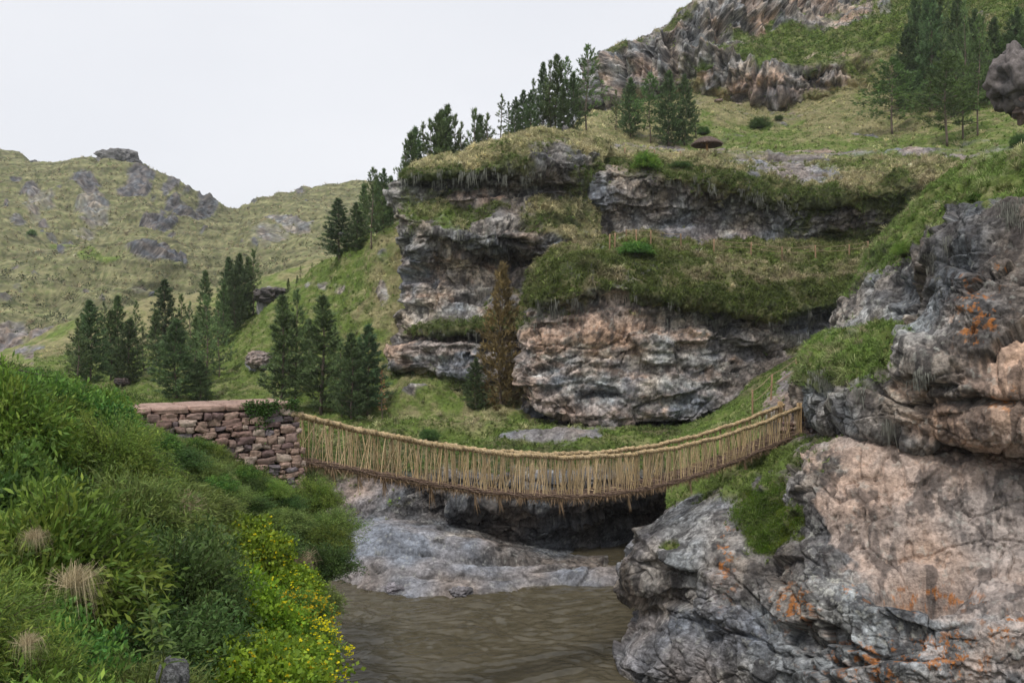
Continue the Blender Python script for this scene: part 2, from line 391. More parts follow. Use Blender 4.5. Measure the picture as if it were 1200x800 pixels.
def leafquads(mb, B, D, L_, aspect, col):
    n = len(B); side = np.cross(D, rng.normal(size=(n, 3))); side /= np.linalg.norm(side, axis=1)[:, None]+1e-9
    L_ = L_[:, None]; h = L_*aspect*.5; m = B+D*L_*.5
    V = np.stack([B, m+side*h, B+D*L_, m-side*h], 1).reshape(-1, 3)
    mb.add(V, None, np.arange(n)[:, None]*4+np.array([0, 1, 2, 3]), np.repeat(col, 4, 0))
def hang(p, line, n, ln=(.4, 1.4), w=.03, name='hanging_moss', jit=6, cl=7, label='grey beard moss hanging from the rock lip', col=(.21, .21, .18)):
    """clusters of hanging strands along a pixel polyline snapped on a patch"""
    s = PATCHES[p]; line = np.array(line, float); cen = rng.random(max(4, n//7))*(len(line)-1); t = rng.choice(cen, n)+rng.normal(size=n)*.09; t = np.clip(t, 0, len(line)-1.001)
    i = t.astype(int); f = (t-i)[:, None]; q = line[i]*(1-f)+line[i+1]*f
    q = q+np.stack([rng.normal(size=n)*jit*.6, rng.normal(size=n)*jit], 1)
    base = np.array([s.P[s.grid_at(x, y)]+s.N[s.grid_at(x, y)]*.06 for x, y in q])
    k = cl; m = n*k; sc = (ln[0]+(ln[1]-ln[0])*rng.random(n)**2.2)*rng.uniform(.5, 1.1, n)
    B = np.repeat(base, k, 0)+rng.normal(size=(m, 3))*np.array([.10, .06, .04]); L_ = np.repeat(sc, k)*rng.uniform(.3, 1.1, m)
    D = rng.normal(size=(m, 3))*.09+np.array([0, -.06, -1]); D /= np.linalg.norm(D, axis=1)[:, None]
    mb = MB(); c = np.array(col)*rng.uniform(.6, 1.35, (m, 1))*np.repeat(rng.uniform(.6, 1.2, (n, 1)), k, 0)
    blades(mb, B, D, L_, np.full(m, w)*rng.uniform(.5, 1.3, m), np.zeros((m, 1)), c, 2)
    o = mb.build(name, M_MOSS); tag(o, label, 'moss', None, 'stuff'); return o

# ------------------------------------------------------------------ the land
# every point: photo pixel x, y, distance Y and kinds of ground
far = [
 [(-90,620,150,'G'),(0,600,150,'G'),(60,600,150,'G'),(110,590,150,'G'),(160,590,155,'G'),(215,580,160,'G'),(270,570,165,'G'),(320,560,170,'G'),(380,540,175,'G'),(450,520,180,'G'),(560,500,190,'G')],
 [(-90,470,205,'HM'),(0,465,205,'HM'),(60,455,210,'HM'),(110,440,215,'H'),(160,430,225,'H'),(215,420,235,'H'),(270,410,245,'H'),(320,400,250,'H'),(380,390,250,'H'),(450,370,250,'H'),(560,360,260,'H')],
 [(-90,420,238,'HS'),(0,415,238,'HS'),(60,392,242,'HM'),(110,372,262,'H'),(160,365,285,'H'),(215,352,300,'H'),(270,345,305,'H'),(320,345,300,'H'),(380,335,295,'H'),(450,325,295,'H'),(560,320,300,'H')],
 [(-90,350,285,'H'),(0,345,285,'H'),(60,345,275,'H'),(110,340,292,'H'),(160,322,305,'H'),(215,318,330,'H'),(270,318,350,'H'),(320,310,340,'H'),(380,298,330,'H'),(450,290,330,'H'),(560,290,340,'H')],
 [(-90,285,345,'H'),(0,285,345,'H'),(60,290,340,'H'),(110,290,335,'H'),(160,280,345,'H'),(215,290,372,'H'),(270,288,395,'H'),(320,272,390,'H'),(380,262,385,'H'),(450,260,385,'H'),(560,260,400,'H')],
 [(-90,220,430,'H'),(0,228,425,'H'),(60,240,410,'H'),(110,242,405,'H'),(160,242,400,'H'),(215,255,420,'H'),(270,264,450,'H'),(320,250,455,'H'),(380,240,460,'H'),(450,240,465,'H'),(560,245,480,'H')],
 [(-90,165,500,'H'),(0,180,492,'H'),(60,196,485,'H'),(110,202,480,'H'),(160,211,470,'H'),(215,233,470,'H'),(270,250,490,'H'),(320,232,510,'H'),(380,221,520,'H'),(450,222,540,'H'),(560,232,560,'H')],
 [(-90,175,600,'H'),(0,195,590,'H'),(60,210,580,'H'),(110,215,580,'H'),(160,225,570,'H'),(215,245,570,'H'),(270,262,590,'H'),(320,246,600,'H'),(380,238,610,'H'),(450,240,620,'H'),(560,250,640,'H')],
]
fs = [(36,228,14,10,'K',.9,0.9),(45,240,18,10,'R',.5,0.5),(100,222,16,10,'K',.9,1.4),(105,240,18,10,'R',.6,0.5),(98,262,14,7,'R',.5,0.5),(152,225,22,9,'K',.9,0.9),(172,255,16,9,'K',.9,1.4),(196,258,8,6,'K',.9,0.9),
      (205,240,12,5,'K',.8,0.9),(225,250,24,8,'K',.7,0.9),(190,312,34,12,'K',.95,1.8),(165,305,14,6,'K',.8,0.9),(343,265,22,6,'R',.7,0.5),(325,277,22,6,'R',.5,0.5),(310,285,14,8,'R',.4,0.5),(162,338,12,5,'R',.5,0.5),(12,178,10,5,'K',.9,1.4),
      (75,275,10,5,'K',.7,0.5),(75,303,6,5,'K',.7,0.9),(10,392,34,30,'S',.6,0),(60,395,26,14,'S',.5,0),(120,312,24,5,'G',.9,0),(70,280,20,6,'G',.6,0),(48,292,20,6,'K',.4,0),(200,228,14,4,'K',.8,0.9),(20,258,10,8,'K',.7,0.9),(45,252,10,8,'R',.4,0)]
_r = np.random.default_rng(44)
fs += [(_r.uniform(0, 420), _r.uniform(210, 390), _r.uniform(2.5, 7), _r.uniform(1.5, 3.5), 'K', _r.uniform(.5, .9), .6) for _ in range(60)]
def farground(P, N, veg, W):
    k = 1-veg
    r = fbm(P*.012, 4, .55, 700.)*8+billow(P*.03, 3, .5, 705.)*(-3.5)+.35*fbm(P*.35, 3, .6, 710.)
    z = P[:, 2]+2.2*fbm(P*.02, 3, .5, 400.)+.9*fbm(P*.08, 3, .5, 410.)
    return r+.35*np.sin(z*1.75)+k*(billow(P*.12, 3, .6, 720.)*(-2)+2.2*np.round(perlin(P*np.array([.05, .05, .3], np.float32))*3)/3)
Patch('far', far, 3.2, farground, fs, M_HILL, objname='far_hills', warp=.2, cell=.12)

mid = [
 [(-60,560,110,'G'),(40,540,110,'G'),(120,530,112,'G'),(200,520,115,'G'),(280,510,118,'G'),(350,500,120,'G'),(430,470,125,'G')],
 [(-60,480,145,'G'),(40,468,145,'GY'),(120,455,148,'GY'),(200,440,150,'G'),(280,430,150,'G'),(350,400,155,'G'),(430,380,160,'G')],
 [(-60,450,170,'Y'),(30,432,170,'GY'),(110,405,175,'YG'),(190,385,178,'Y'),(270,375,180,'YG'),(350,350,185,'G'),(430,330,190,'G')],
 [(-60,440,190,'Y'),(18,408,190,'YG'),(100,372,195,'YG'),(180,350,198,'Y'),(262,338,205,'YG'),(340,314,212,'Y'),(430,300,220,'Y')],
 [(-60,470,210,'Y'),(25,440,215,'Y'),(108,400,220,'Y'),(190,385,225,'Y'),(270,365,230,'Y'),(345,350,240,'Y'),(430,330,250,'Y')],
]
Patch('mid', mid, 2.6, softground(.5, .1), [(38,410,16,7,'L',.8,0),(45,420,14,10,'S',.5,0)], M_HILL, objname='middle_hill', warp=.4, cell=.3)

slope = [
 [(40,620,40,'G'),(150,620,42,'G'),(250,610,48,'G'),(330,600,60,'MS'),(400,590,63,'MS'),(470,585,63.5,'MS'),(570,580,63.5,'M'),(660,580,63.5,'M')],
 [(40,520,58,'G'),(150,525,58,'G'),(250,530,60,'G'),(330,540,62.5,'G'),(400,542,64,'MY'),(470,545,64,'MY'),(570,545,64,'G'),(660,545,64,'G')],
 [(40,472,74,'G'),(150,472,74,'G'),(250,476,74,'G'),(330,488,73,'G'),(400,495,71,'G'),(470,492,70,'YG'),(570,490,67,'YG'),(660,512,66,'G')],
 [(40,448,92,'G'),(150,445,92,'G'),(250,442,92,'GM'),(330,440,87,'G'),(400,438,83,'G'),(465,440,78,'YG'),(560,455,74,'YM'),(660,500,72,'Y')],
 [(40,425,112,'G'),(150,415,110,'G'),(250,412,106,'G'),(320,385,99,'G'),(400,370,92,'G'),(460,360,86,'Y'),(560,360,84,'Y'),(660,370,80,'Y')],
 [(40,412,130,'Y'),(150,402,128,'Y'),(250,390,126,'G'),(326,352,118,'G'),(400,297,107,'G'),(468,262,97,'GY'),(560,240,94,'G'),(660,230,92,'G')],
 [(40,425,150,'G'),(150,412,148,'G'),(250,400,146,'G'),(335,368,135,'G'),(405,315,124,'G'),(475,275,112,'G'),(560,250,108,'G'),(660,240,105,'G')],
]
ss = [(300,432,12,8,'R',.8,.5),(340,398,18,14,'S',.35,0),(420,365,14,10,'M',.4,.3),(385,335,18,6,'R',.5,.3),(450,350,7,16,'R',.7,.4),(452,300,5,10,'R',.5,.2),(350,425,18,8,'M',.5,.2),(490,462,18,6,'R',.7,.6),
      (610,500,40,6,'G',.9,.1),(660,508,60,8,'L',.95,.5),(620,515,14,6,'S',.5,0),(520,470,30,10,'G',.8,0),(500,440,24,8,'M',.5,0)]
Patch('slope', slope, 1.5, softground(.45, .16), ss, M_SOIL, objname='left_hillside', warp=.45, cell=.6)

bank = [
 [(300,760,46,'D'),(380,740,48,'D'),(440,760,45,'D'),(520,765,44,'D'),(620,745,46,'D'),(700,740,47,'D'),(790,740,47,'D'),(880,740,47,'D')],
 [(300,690,49.5,'L'),(395,682,50.2,'L'),(440,692,48,'L'),(520,699,46.9,'L'),(610,695,48,'LW'),(700,684,49.4,'W'),(790,684,49.3,'L'),(880,684,49,'L')],
 [(300,655,50.5,'L'),(398,640,51.5,'L'),(440,655,50,'L'),(530,670,49.2,'L'),(610,672,50,'L'),(700,672,51,'L'),(790,672,51,'D'),(880,672,51,'D')],
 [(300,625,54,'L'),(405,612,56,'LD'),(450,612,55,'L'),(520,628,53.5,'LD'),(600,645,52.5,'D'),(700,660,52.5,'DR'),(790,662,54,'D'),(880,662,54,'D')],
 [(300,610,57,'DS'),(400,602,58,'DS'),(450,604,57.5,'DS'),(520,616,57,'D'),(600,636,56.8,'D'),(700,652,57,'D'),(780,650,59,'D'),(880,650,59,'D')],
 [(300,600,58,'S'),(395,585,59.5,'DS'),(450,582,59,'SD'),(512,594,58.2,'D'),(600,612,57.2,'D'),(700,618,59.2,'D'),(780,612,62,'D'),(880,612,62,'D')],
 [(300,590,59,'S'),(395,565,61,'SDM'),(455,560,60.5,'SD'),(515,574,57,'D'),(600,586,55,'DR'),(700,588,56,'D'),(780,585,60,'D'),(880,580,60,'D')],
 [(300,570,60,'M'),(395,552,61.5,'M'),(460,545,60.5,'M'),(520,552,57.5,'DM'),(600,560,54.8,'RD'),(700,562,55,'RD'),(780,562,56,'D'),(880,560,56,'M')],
 [(300,550,60,'M'),(395,540,62.5,'M'),(460,532,62,'M'),(530,535,60,'M'),(600,540,58.5,'M'),(700,540,58,'M'),(780,535,58,'M'),(880,530,58,'G')],
 [(300,520,62,'G'),(395,515,66,'G'),(460,510,65,'MG'),(540,513,64,'G'),(620,515,63,'GM'),(700,514,62,'G'),(780,508,62,'MG'),(880,500,62,'G')],
 [(300,495,66,'G'),(395,500,70,'G'),(460,495,69,'G'),(540,495,68,'Y'),(620,500,66,'G'),(700,503,66,'S'),(780,500,66,'M'),(880,480,66,'G')],
 [(300,490,70,'G'),(395,497,73,'G'),(460,492,72,'G'),(540,490,72,'Y'),(620,495,71,'G'),(700,498,71,'D'),(780,495,71,'D'),(880,470,71,'G')],
]
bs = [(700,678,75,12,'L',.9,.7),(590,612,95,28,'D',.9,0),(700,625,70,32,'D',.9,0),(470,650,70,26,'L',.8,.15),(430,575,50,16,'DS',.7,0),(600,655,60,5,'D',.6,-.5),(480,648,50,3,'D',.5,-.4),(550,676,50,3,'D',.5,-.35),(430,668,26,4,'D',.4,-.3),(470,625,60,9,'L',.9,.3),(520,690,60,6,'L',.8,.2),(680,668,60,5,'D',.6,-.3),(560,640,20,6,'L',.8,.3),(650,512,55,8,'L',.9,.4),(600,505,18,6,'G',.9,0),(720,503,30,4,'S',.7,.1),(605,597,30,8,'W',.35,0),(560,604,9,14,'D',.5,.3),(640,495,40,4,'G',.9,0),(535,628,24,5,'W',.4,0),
      (430,585,40,14,'S',.6,0),(470,590,14,9,'M',.3,0),(800,520,26,10,'M',.7,.4),(750,518,26,7,'G',.7,.2)]
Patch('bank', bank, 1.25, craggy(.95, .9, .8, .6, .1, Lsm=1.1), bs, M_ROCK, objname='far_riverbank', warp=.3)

lcliff = [
 [(520,480,96,'R'),(462,478,80,'M'),(500,482,76,'M'),(545,488,74,'M'),(590,490,73,'M'),(640,490,74,'M'),(700,480,78,'M')],
 [(500,440,95,'R'),(450,432,82,'RM'),(490,438,77,'MY'),(540,448,75,'M'),(590,455,76,'Y'),(640,455,77,'M'),(700,450,80,'M')],
 [(500,425,95,'R'),(453,424,81,'R'),(495,430,75.5,'L'),(540,436,74.5,'L'),(585,432,75,'L'),(640,430,76,'R'),(700,430,79,'M')],
 [(500,408,95,'R'),(455,408,81,'P'),(495,406,75.5,'P'),(540,404,74.5,'P'),(580,402,74.5,'PW'),(640,400,76,'D'),(700,400,79,'M')],
 [(500,400,95,'R'),(462,400,82.5,'DR'),(495,400,77.5,'D'),(540,398,76.5,'D'),(580,396,76.5,'D'),(640,395,77,'D'),(700,395,79,'M')],
 [(500,385,95,'R'),(468,385,83,'R'),(495,388,76.8,'M'),(540,386,75,'M'),(585,388,75,'M'),(640,385,75.5,'M'),(700,380,78,'Y')],
 [(500,365,95,'R'),(470,368,83.5,'W'),(500,368,79.0,'W'),(540,368,78,'DR'),(585,372,77,'MY'),(640,368,78,'Y'),(700,365,79,'Y')],
 [(500,335,95,'R'),(474,335,83.5,'L'),(505,335,79.5,'LP'),(545,335,79.5,'WL'),(590,340,79.5,'L'),(640,345,80,'MY'),(700,340,80,'Y')],
 [(500,305,95,'R'),(474,305,83.2,'PR'),(505,305,79.2,'LP'),(545,305,79.0,'W'),(590,310,80.5,'D'),(640,315,82,'D'),(700,315,82,'Y')],
 [(495,292,94,'R'),(468,290,82,'R'),(505,290,77.6,'D'),(545,290,77.2,'PR'),(590,290,77.4,'D'),(650,300,78,'D'),(700,300,81,'M')],
 [(495,278,94,'R'),(466,275,81.5,'R'),(505,275,77,'R'),(545,277,76.5,'R'),(590,277,76.7,'RP'),(650,280,78,'R'),(700,285,82,'Y')],
 [(495,262,94,'R'),(468,258,82,'R'),(500,262,77.8,'MR'),(545,264,77.4,'R'),(600,260,77.5,'R'),(650,262,79.5,'M'),(705,265,84,'Y')],
 [(492,250,94,'R'),(463,248,82,'R'),(495,250,79,'G'),(545,250,79,'M'),(600,245,79,'D'),(650,240,80,'MY'),(705,245,85,'Y')],
 [(490,235,94,'R'),(461,232,82,'R'),(500,236,80.2,'GR'),(545,238,80.5,'M'),(600,232,80,'R'),(650,228,81,'D'),(705,230,86,'M')],
 [(490,215,94,'R'),(467,214,82,'R'),(505,214,80,'D'),(550,212,80.2,'D'),(600,210,79.8,'D'),(650,210,80.5,'RD'),(705,213,86,'M')],
 [(490,205,94,'M'),(472,204,81.5,'M'),(508,203,78.2,'M'),(550,201,78.4,'M'),(605,196,78.4,'MD'),(655,195,79.5,'D'),(710,198,86,'M')],
 [(492,195,96,'Y'),(480,200,83,'Y'),(515,196,79.5,'Y'),(555,189,79.8,'Y'),(605,172,79.8,'YM'),(655,175,81,'R'),(712,183,87,'Y')],
 [(500,188,100,'Y'),(492,197,88,'Y'),(525,187,84,'Y'),(565,174,84,'Y'),(610,163,84,'Y'),(655,160,86,'Y'),(715,170,91,'Y')],
 [(510,186,108,'Y'),(500,200,98,'Y'),(535,187,93,'Y'),(575,173,92,'Y'),(615,162,92,'Y'),(660,157,94,'Y'),(718,165,98,'Y')],
 [(520,230,118,'Y'),(515,215,112,'Y'),(550,195,108,'Y'),(585,180,108,'Y'),(620,172,108,'Y'),(665,172,110,'Y'),(722,170,112,'Y')],
]
ls = [(540,330,75,34,'WLP',.6,0),(520,415,60,18,'PW',.5,0),(540,285,80,10,'R',.5,0),(556,235,32,13,'P',1,.9),(628,188,10,12,'D',.7,.3),(680,190,12,14,'R',.6,.3),(530,262,24,8,'G',.7,0),(518,248,14,8,'G',.8,.2),(645,240,22,10,'Y',.7,.3),(655,275,20,8,'Y',.7,.2),(620,262,18,8,'M',.6,.3),
      (555,325,28,20,'W',.6,0),(500,355,16,8,'W',.7,0),(520,405,26,8,'P',.6,0),(610,325,14,14,'L',.5,0),(595,290,20,8,'D',.6,-.6),(570,300,26,10,'D',.5,-.4),(480,228,12,12,'D',.3,0),
      (690,185,10,10,'R',.6,.2),(500,308,10,16,'L',.6,.2),(545,420,14,8,'L',.7,0),(640,188,14,8,'D',.5,.1)]
Patch('lcliff', lcliff, 1.15, craggy(1.05, .8, .55, 1.0, .15, .25), ls, M_ROCK, objname='left_cliff', warp=.3)

ccliff = [
 [(640,500,80,'D'),(612,492,70,'S'),(655,500,69,'D'),(720,508,68.5,'D'),(790,508,68,'D'),(850,498,67,'M'),(905,480,66,'G'),(960,460,62,'G'),(1030,440,62,'G')],
 [(640,480,80,'D'),(614,470,69,'D'),(656,489,68,'D'),(720,497,67.5,'D'),(790,498,67,'D'),(850,484,66,'D'),(905,462,66,'GD'),(960,440,64,'G'),(1030,420,62,'G')],
 [(640,470,79,'P'),(608,466,68,'P'),(652,484,65.5,'P'),(720,495,65,'PL'),(790,494,65,'L'),(850,474,65,'L'),(905,450,66,'D'),(960,420,66,'DM'),(1030,400,64,'D')],
 [(640,440,79,'P'),(607,440,67.5,'P'),(650,452,65.5,'P'),(720,456,65,'PL'),(790,460,65,'LP'),(850,440,66,'LD'),(905,430,67.5,'D'),(960,405,68,'DM'),(1030,385,65,'D')],
 [(640,423,79,'P'),(609,424,68,'PD'),(652,423,66,'PR'),(720,424,65.4,'P'),(790,425,65.4,'LP'),(850,415,66.5,'D'),(905,412,68.5,'DL'),(960,392,69,'W'),(1030,375,66,'D')],
 [(640,400,79,'P'),(610,402,68,'P'),(652,402,66,'P'),(720,400,65.4,'P'),(790,400,65.4,'P'),(850,396,66.5,'RD'),(905,395,68.5,'L'),(960,382,69.5,'L'),(1030,365,66,'D')],
 [(640,380,79,'R'),(613,385,68.5,'MR'),(655,380,66.5,'P'),(720,372,66,'P'),(790,376,66,'R'),(850,382,67,'RD'),(905,386,68.5,'RD'),(960,374,69.5,'D'),(1030,355,67,'D')],
 [(640,365,80,'D'),(614,366,68.5,'MD'),(655,362,66.5,'DR'),(722,352,66.5,'PR'),(790,360,66.3,'MR'),(850,370,67,'D'),(905,378,68.5,'D'),(960,366,69,'D'),(1030,345,67,'D')],
 [(640,350,80,'M'),(618,352,68,'M'),(658,348,65.4,'M'),(722,338,65.4,'MR'),(790,350,65.2,'M'),(850,362,65.5,'M'),(905,370,66.5,'M'),(955,360,67.5,'M'),(1030,335,68,'M')],
 [(642,335,80,'M'),(622,335,69,'M'),(662,328,66.4,'M'),(722,322,66.8,'MY'),(790,330,66.4,'YM'),(850,342,66.5,'YM'),(905,352,67.5,'M'),(955,342,69,'M'),(1030,320,70,'M')],
 [(645,320,80,'Y'),(628,320,71,'MY'),(668,312,68.4,'M'),(722,306,69,'M'),(790,308,69.4,'M'),(850,322,69.5,'Y'),(905,328,70,'YM'),(955,325,71,'MY'),(1030,310,73,'Y')],
 [(650,308,82,'G'),(640,304,74,'G'),(680,298,72,'G'),(725,292,73,'G'),(790,296,73,'G'),(850,308,73.5,'GY'),(905,312,74,'Y'),(955,311,75,'MG'),(1030,302,77,'MG')],
 [(655,300,84,'G'),(652,295,78,'Y'),(690,288,76,'YG'),(728,284,77,'GL'),(790,290,77.5,'G'),(850,297,78,'G'),(905,301,78.5,'G'),(955,301,79,'G'),(1030,294,80,'G')],
 [(665,290,88,'Y'),(665,284,84,'Y'),(700,280,82,'YG'),(738,277,83,'S'),(790,281,83.5,'SM'),(850,285,84,'GM'),(905,288,84,'G'),(955,287,84,'G'),(1030,282,84,'M')],
 [(675,285,95,'Y'),(680,284,93,'Y'),(710,280,92,'Y'),(745,278,92,'S'),(790,281,92,'S'),(850,284,92,'S'),(905,286,92,'S'),(955,285,92,'G'),(1030,280,92,'M')],
]
cs = [(735,430,125,52,'PWWL',.75,0),(760,440,60,40,'WL',.3,0),(640,470,30,12,'P',.5,.2),(720,360,18,16,'P',.8,.1),(705,395,40,10,'P',.5,0),(640,405,26,16,'P',.4,.1),(860,445,18,22,'D',.8,-.4),(840,400,14,24,'D',.5,0),(640,458,14,7,'D',.4,-.3),
      (700,462,30,5,'D',.5,-.4),(760,476,24,8,'L',.5,.2),(920,395,30,7,'W',.8,.2),(900,415,26,8,'L',.4,0),(930,410,20,6,'MY',.6,0),(965,345,40,10,'M',.6,.3),(755,290,22,7,'G',.9,.6),(700,310,30,8,'M',.7,.4),
      (770,345,34,8,'M',.6,0),(820,350,26,9,'M',.8,.3),(670,360,22,12,'RM',.5,0),(905,330,40,8,'Y',.5,.2),(880,305,60,4,'G',.8,0),(980,290,40,5,'G',.7,0),(880,283,50,3,'S',.5,0)]
Patch('ccliff', ccliff, 1.15, craggy(.78, .9, .7, .55, .1, .3, .2, lay_=.6), cs, M_ROCK, objname='centre_cliff', warp=.3)

ucliff = [
 [(700,300,96,'R'),(684,298,86,'Y'),(710,292,85,'Y'),(760,290,84,'S'),(820,292,84,'S'),(880,294,84,'S'),(940,294,84,'MD'),(1000,292,83,'D'),(1150,285,80,'D')],
 [(700,280,96,'R'),(682,282,86,'R'),(708,280,85,'R'),(760,276,85,'S'),(820,277,85,'SL'),(880,280,85,'SL'),(940,282,84.6,'MR'),(1000,280,83,'M'),(1150,270,80,'D')],
 [(700,262,96,'R'),(680,262,86,'R'),(708,260,85.5,'R'),(760,262,86.5,'R'),(820,263,86.5,'LS'),(880,267,86.5,'WL'),(940,268,84.6,'R'),(1000,265,82.5,'DM'),(1150,255,80,'DM')],
 [(700,240,96,'R'),(678,240,86,'R'),(706,238,85,'L'),(760,240,86,'R'),(820,242,86.5,'RD'),(880,250,85.2,'RD'),(940,258,84.2,'RD'),(1000,250,82,'MD'),(1150,240,79,'M')],
 [(700,222,96,'R'),(680,222,86,'R'),(706,220,84.5,'RL'),(760,222,85,'RD'),(820,226,85,'RD'),(880,238,84.6,'RM'),(940,248,84,'MR'),(1000,238,81.5,'M'),(1150,225,78,'M')],
 [(705,208,97,'R'),(688,208,86,'R'),(710,204,84.5,'R'),(760,207,84.4,'RM'),(820,212,84,'M'),(880,222,83.5,'M'),(940,235,83,'M'),(1000,225,81,'MY'),(1150,212,78,'Y')],
 [(712,198,98,'RM'),(698,198,88,'RM'),(718,195,87,'RM'),(762,197,86.5,'M'),(820,200,86,'YM'),(880,207,85.5,'MY'),(940,218,84.5,'MY'),(1000,210,83,'Y'),(1150,200,80,'Y')],
 [(720,192,100,'Y'),(705,192,92,'M'),(725,189,91,'YM'),(765,190,90,'Y'),(820,190,90,'Y'),(880,194,90,'YL'),(940,201,89,'L'),(1000,198,88,'YG'),(1150,190,85,'G')],
 [(730,190,112,'Y'),(715,189,104,'Y'),(730,186,102,'Y'),(770,186,101,'G'),(820,186,101,'G'),(880,187,101,'L'),(940,189,100,'LY'),(1000,187,99,'G'),(1150,182,96,'G')],
]
us = [(722,197,16,5,'P',.25,0),(700,235,14,18,'L',.5,.3),(870,262,40,12,'W',.5,0),(900,205,34,7,'L',.5,0),(960,205,30,10,'L',.6,0),(1000,255,26,14,'D',.6,0),(935,265,16,12,'M',.6,0),(1050,215,20,10,'M',.6,.4),(850,215,40,8,'M',.5,.3),(985,235,26,10,'M',.6,.5)]
Patch('ucliff', ucliff, 1.15, craggy(1.3, .8, .5, .7, .2, .3), us, M_ROCK, objname='upper_cliff', warp=.3)

plat = [
 [(590,260,100,'Y'),(650,255,100,'Y'),(700,240,100,'Y'),(760,235,100,'Y'),(830,230,100,'Y'),(900,230,100,'G'),(980,230,99,'G'),(1060,225,95,'G'),(1140,220,85,'G'),(1290,220,75,'G')],
 [(590,172,94,'Y'),(650,164,93,'Y'),(700,176,92,'Y'),(760,190,95,'Y'),(830,188,98,'Y'),(900,189,99,'L'),(980,190,97,'YL'),(1060,185,94,'GL'),(1140,190,84,'GL'),(1290,190,74,'G')],
 [(590,165,108,'Y'),(650,158,107,'Y'),(700,162,106,'Y'),(760,177,106,'YS'),(830,177,108,'YS'),(900,178,110,'G'),(980,174,110,'G'),(1060,168,105,'G'),(1140,165,98,'G'),(1290,160,88,'G')],
 [(590,172,122,'Y'),(650,160,122,'Y'),(700,150,122,'Y'),(760,155,124,'Y'),(830,158,126,'G'),(900,158,128,'G'),(980,150,126,'Y'),(1060,150,118,'Y'),(1140,146,108,'GY'),(1290,135,96,'G')],
 [(590,200,140,'Y'),(650,170,140,'Y'),(700,138,142,'Y'),(760,138,142,'Y'),(830,128,142,'Y'),(900,135,142,'Y'),(980,122,138,'Y'),(1060,118,130,'YG'),(1140,118,120,'G'),(1290,100,104,'G')],
 [(590,240,165,'Y'),(650,200,160,'Y'),(700,134,158,'Y'),(760,120,156,'Y'),(830,100,156,'Y'),(900,112,150,'Y'),(980,98,146,'Y'),(1060,92,138,'G'),(1140,80,128,'G'),(1290,60,110,'G')],
]
ps = [(850,168,50,6,'G',.9,.2),(930,190,60,5,'L',.7,0),(1010,158,24,3,'L',.7,0),(870,178,60,1.6,'S',.7,-.2),(960,178,50,2,'S',.6,-.2),(1090,180,60,3,'S',.5,0),(1060,172,40,5,'G',.8,.1),(900,128,60,14,'S',.25,0),(830,112,30,20,'YS',.3,0),(760,172,50,4,'S',.6,0)]
Patch('plat', plat, 1.9, softground(.45, .12), ps, M_SOIL, objname='upper_terrace', warp=.5, cell=.5)

mount = [
 [(730,170,230,'G'),(684,150,172,'Y'),(730,140,160,'Y'),(780,134,156,'Y'),(840,122,152,'Y'),(900,128,148,'Y'),(960,118,144,'Y'),(1020,110,138,'Y'),(1100,98,130,'G'),(1290,70,112,'G')],
 [(730,140,230,'R'),(688,125,168,'R'),(726,118,158,'R'),(780,104,154,'YR'),(840,88,150,'YR'),(900,112,146,'SP'),(960,98,143,'S'),(1020,80,140,'YG'),(1100,66,134,'G'),(1290,30,116,'G')],
 [(730,120,230,'R'),(690,102,167,'R'),(730,92,158,'PR'),(780,84,154,'R'),(840,76,150,'R'),(900,94,146,'PR'),(960,82,143,'PR'),(1020,60,142,'G'),(1100,40,138,'G'),(1290,0,122,'G')],
 [(730,105,230,'R'),(692,90,167,'R'),(730,78,158.5,'R'),(780,62,155,'R'),(840,60,151,'GR'),(900,72,148,'GM'),(960,62,147,'G'),(1020,40,147,'G'),(1100,15,146,'G'),(1290,-40,134,'G')],
 [(730,95,230,'R'),(693,80,167,'R'),(731,66,159,'R'),(780,44,156,'R'),(840,42,156,'RG'),(900,42,158,'G'),(960,32,158,'G'),(1020,15,158,'G'),(1100,-15,158,'G'),(1290,-80,150,'G')],
 [(735,88,230,'R'),(694,74,168,'R'),(732,56,160,'R'),(782,32,157,'R'),(838,28,157,'PR'),(900,26,160,'R'),(960,10,163,'R'),(1020,0,164,'RG'),(1100,-35,166,'G'),(1290,-110,160,'G')],
 [(740,84,230,'M'),(697,68,169,'M'),(735,49,162,'M'),(785,23,159,'M'),(836,0,160,'R'),(900,-25,164,'R'),(960,-30,166,'R'),(1020,-40,168,'R'),(1100,-60,172,'G'),(1290,-140,170,'G')],
 [(750,90,240,'M'),(705,72,180,'Y'),(742,50,178,'Y'),(790,24,176,'Y'),(838,-2,178,'Y'),(900,-30,182,'Y'),(960,-40,185,'Y'),(1020,-50,190,'Y'),(1100,-80,195,'Y'),(1290,-160,195,'Y')],
]
ms = [(825,75,20,12,'G',.6,.3),(760,80,50,34,'PR',.85,0),(940,14,90,24,'PR',.85,.5),(800,50,60,30,'R',.8,0),(880,92,50,14,'PR',.8,.5),(950,96,50,12,'RP',.8,.4),(860,30,30,18,'PR',.8,.4),(950,30,20,14,'R',.5,0.5),(880,55,40,14,'G',.6,.5),(915,20,26,16,'R',.7,0.7),(990,8,18,12,'R',.7,0.7),(955,72,18,8,'G',.5,0),(1040,15,10,8,'R',.7,0.5),(1160,45,14,20,'RY',.5,0.3),
      (765,112,30,8,'Y',.6,0),(700,130,8,5,'P',.5,0),(1010,65,14,8,'RM',.5,0.3),(980,95,14,7,'PS',.6,.5),(905,95,24,16,'PR',.8,0.5),(800,30,10,12,'R',.7,0.3),(855,20,14,18,'R',.6,0.3),(870,80,12,10,'R',.5,0.3)]
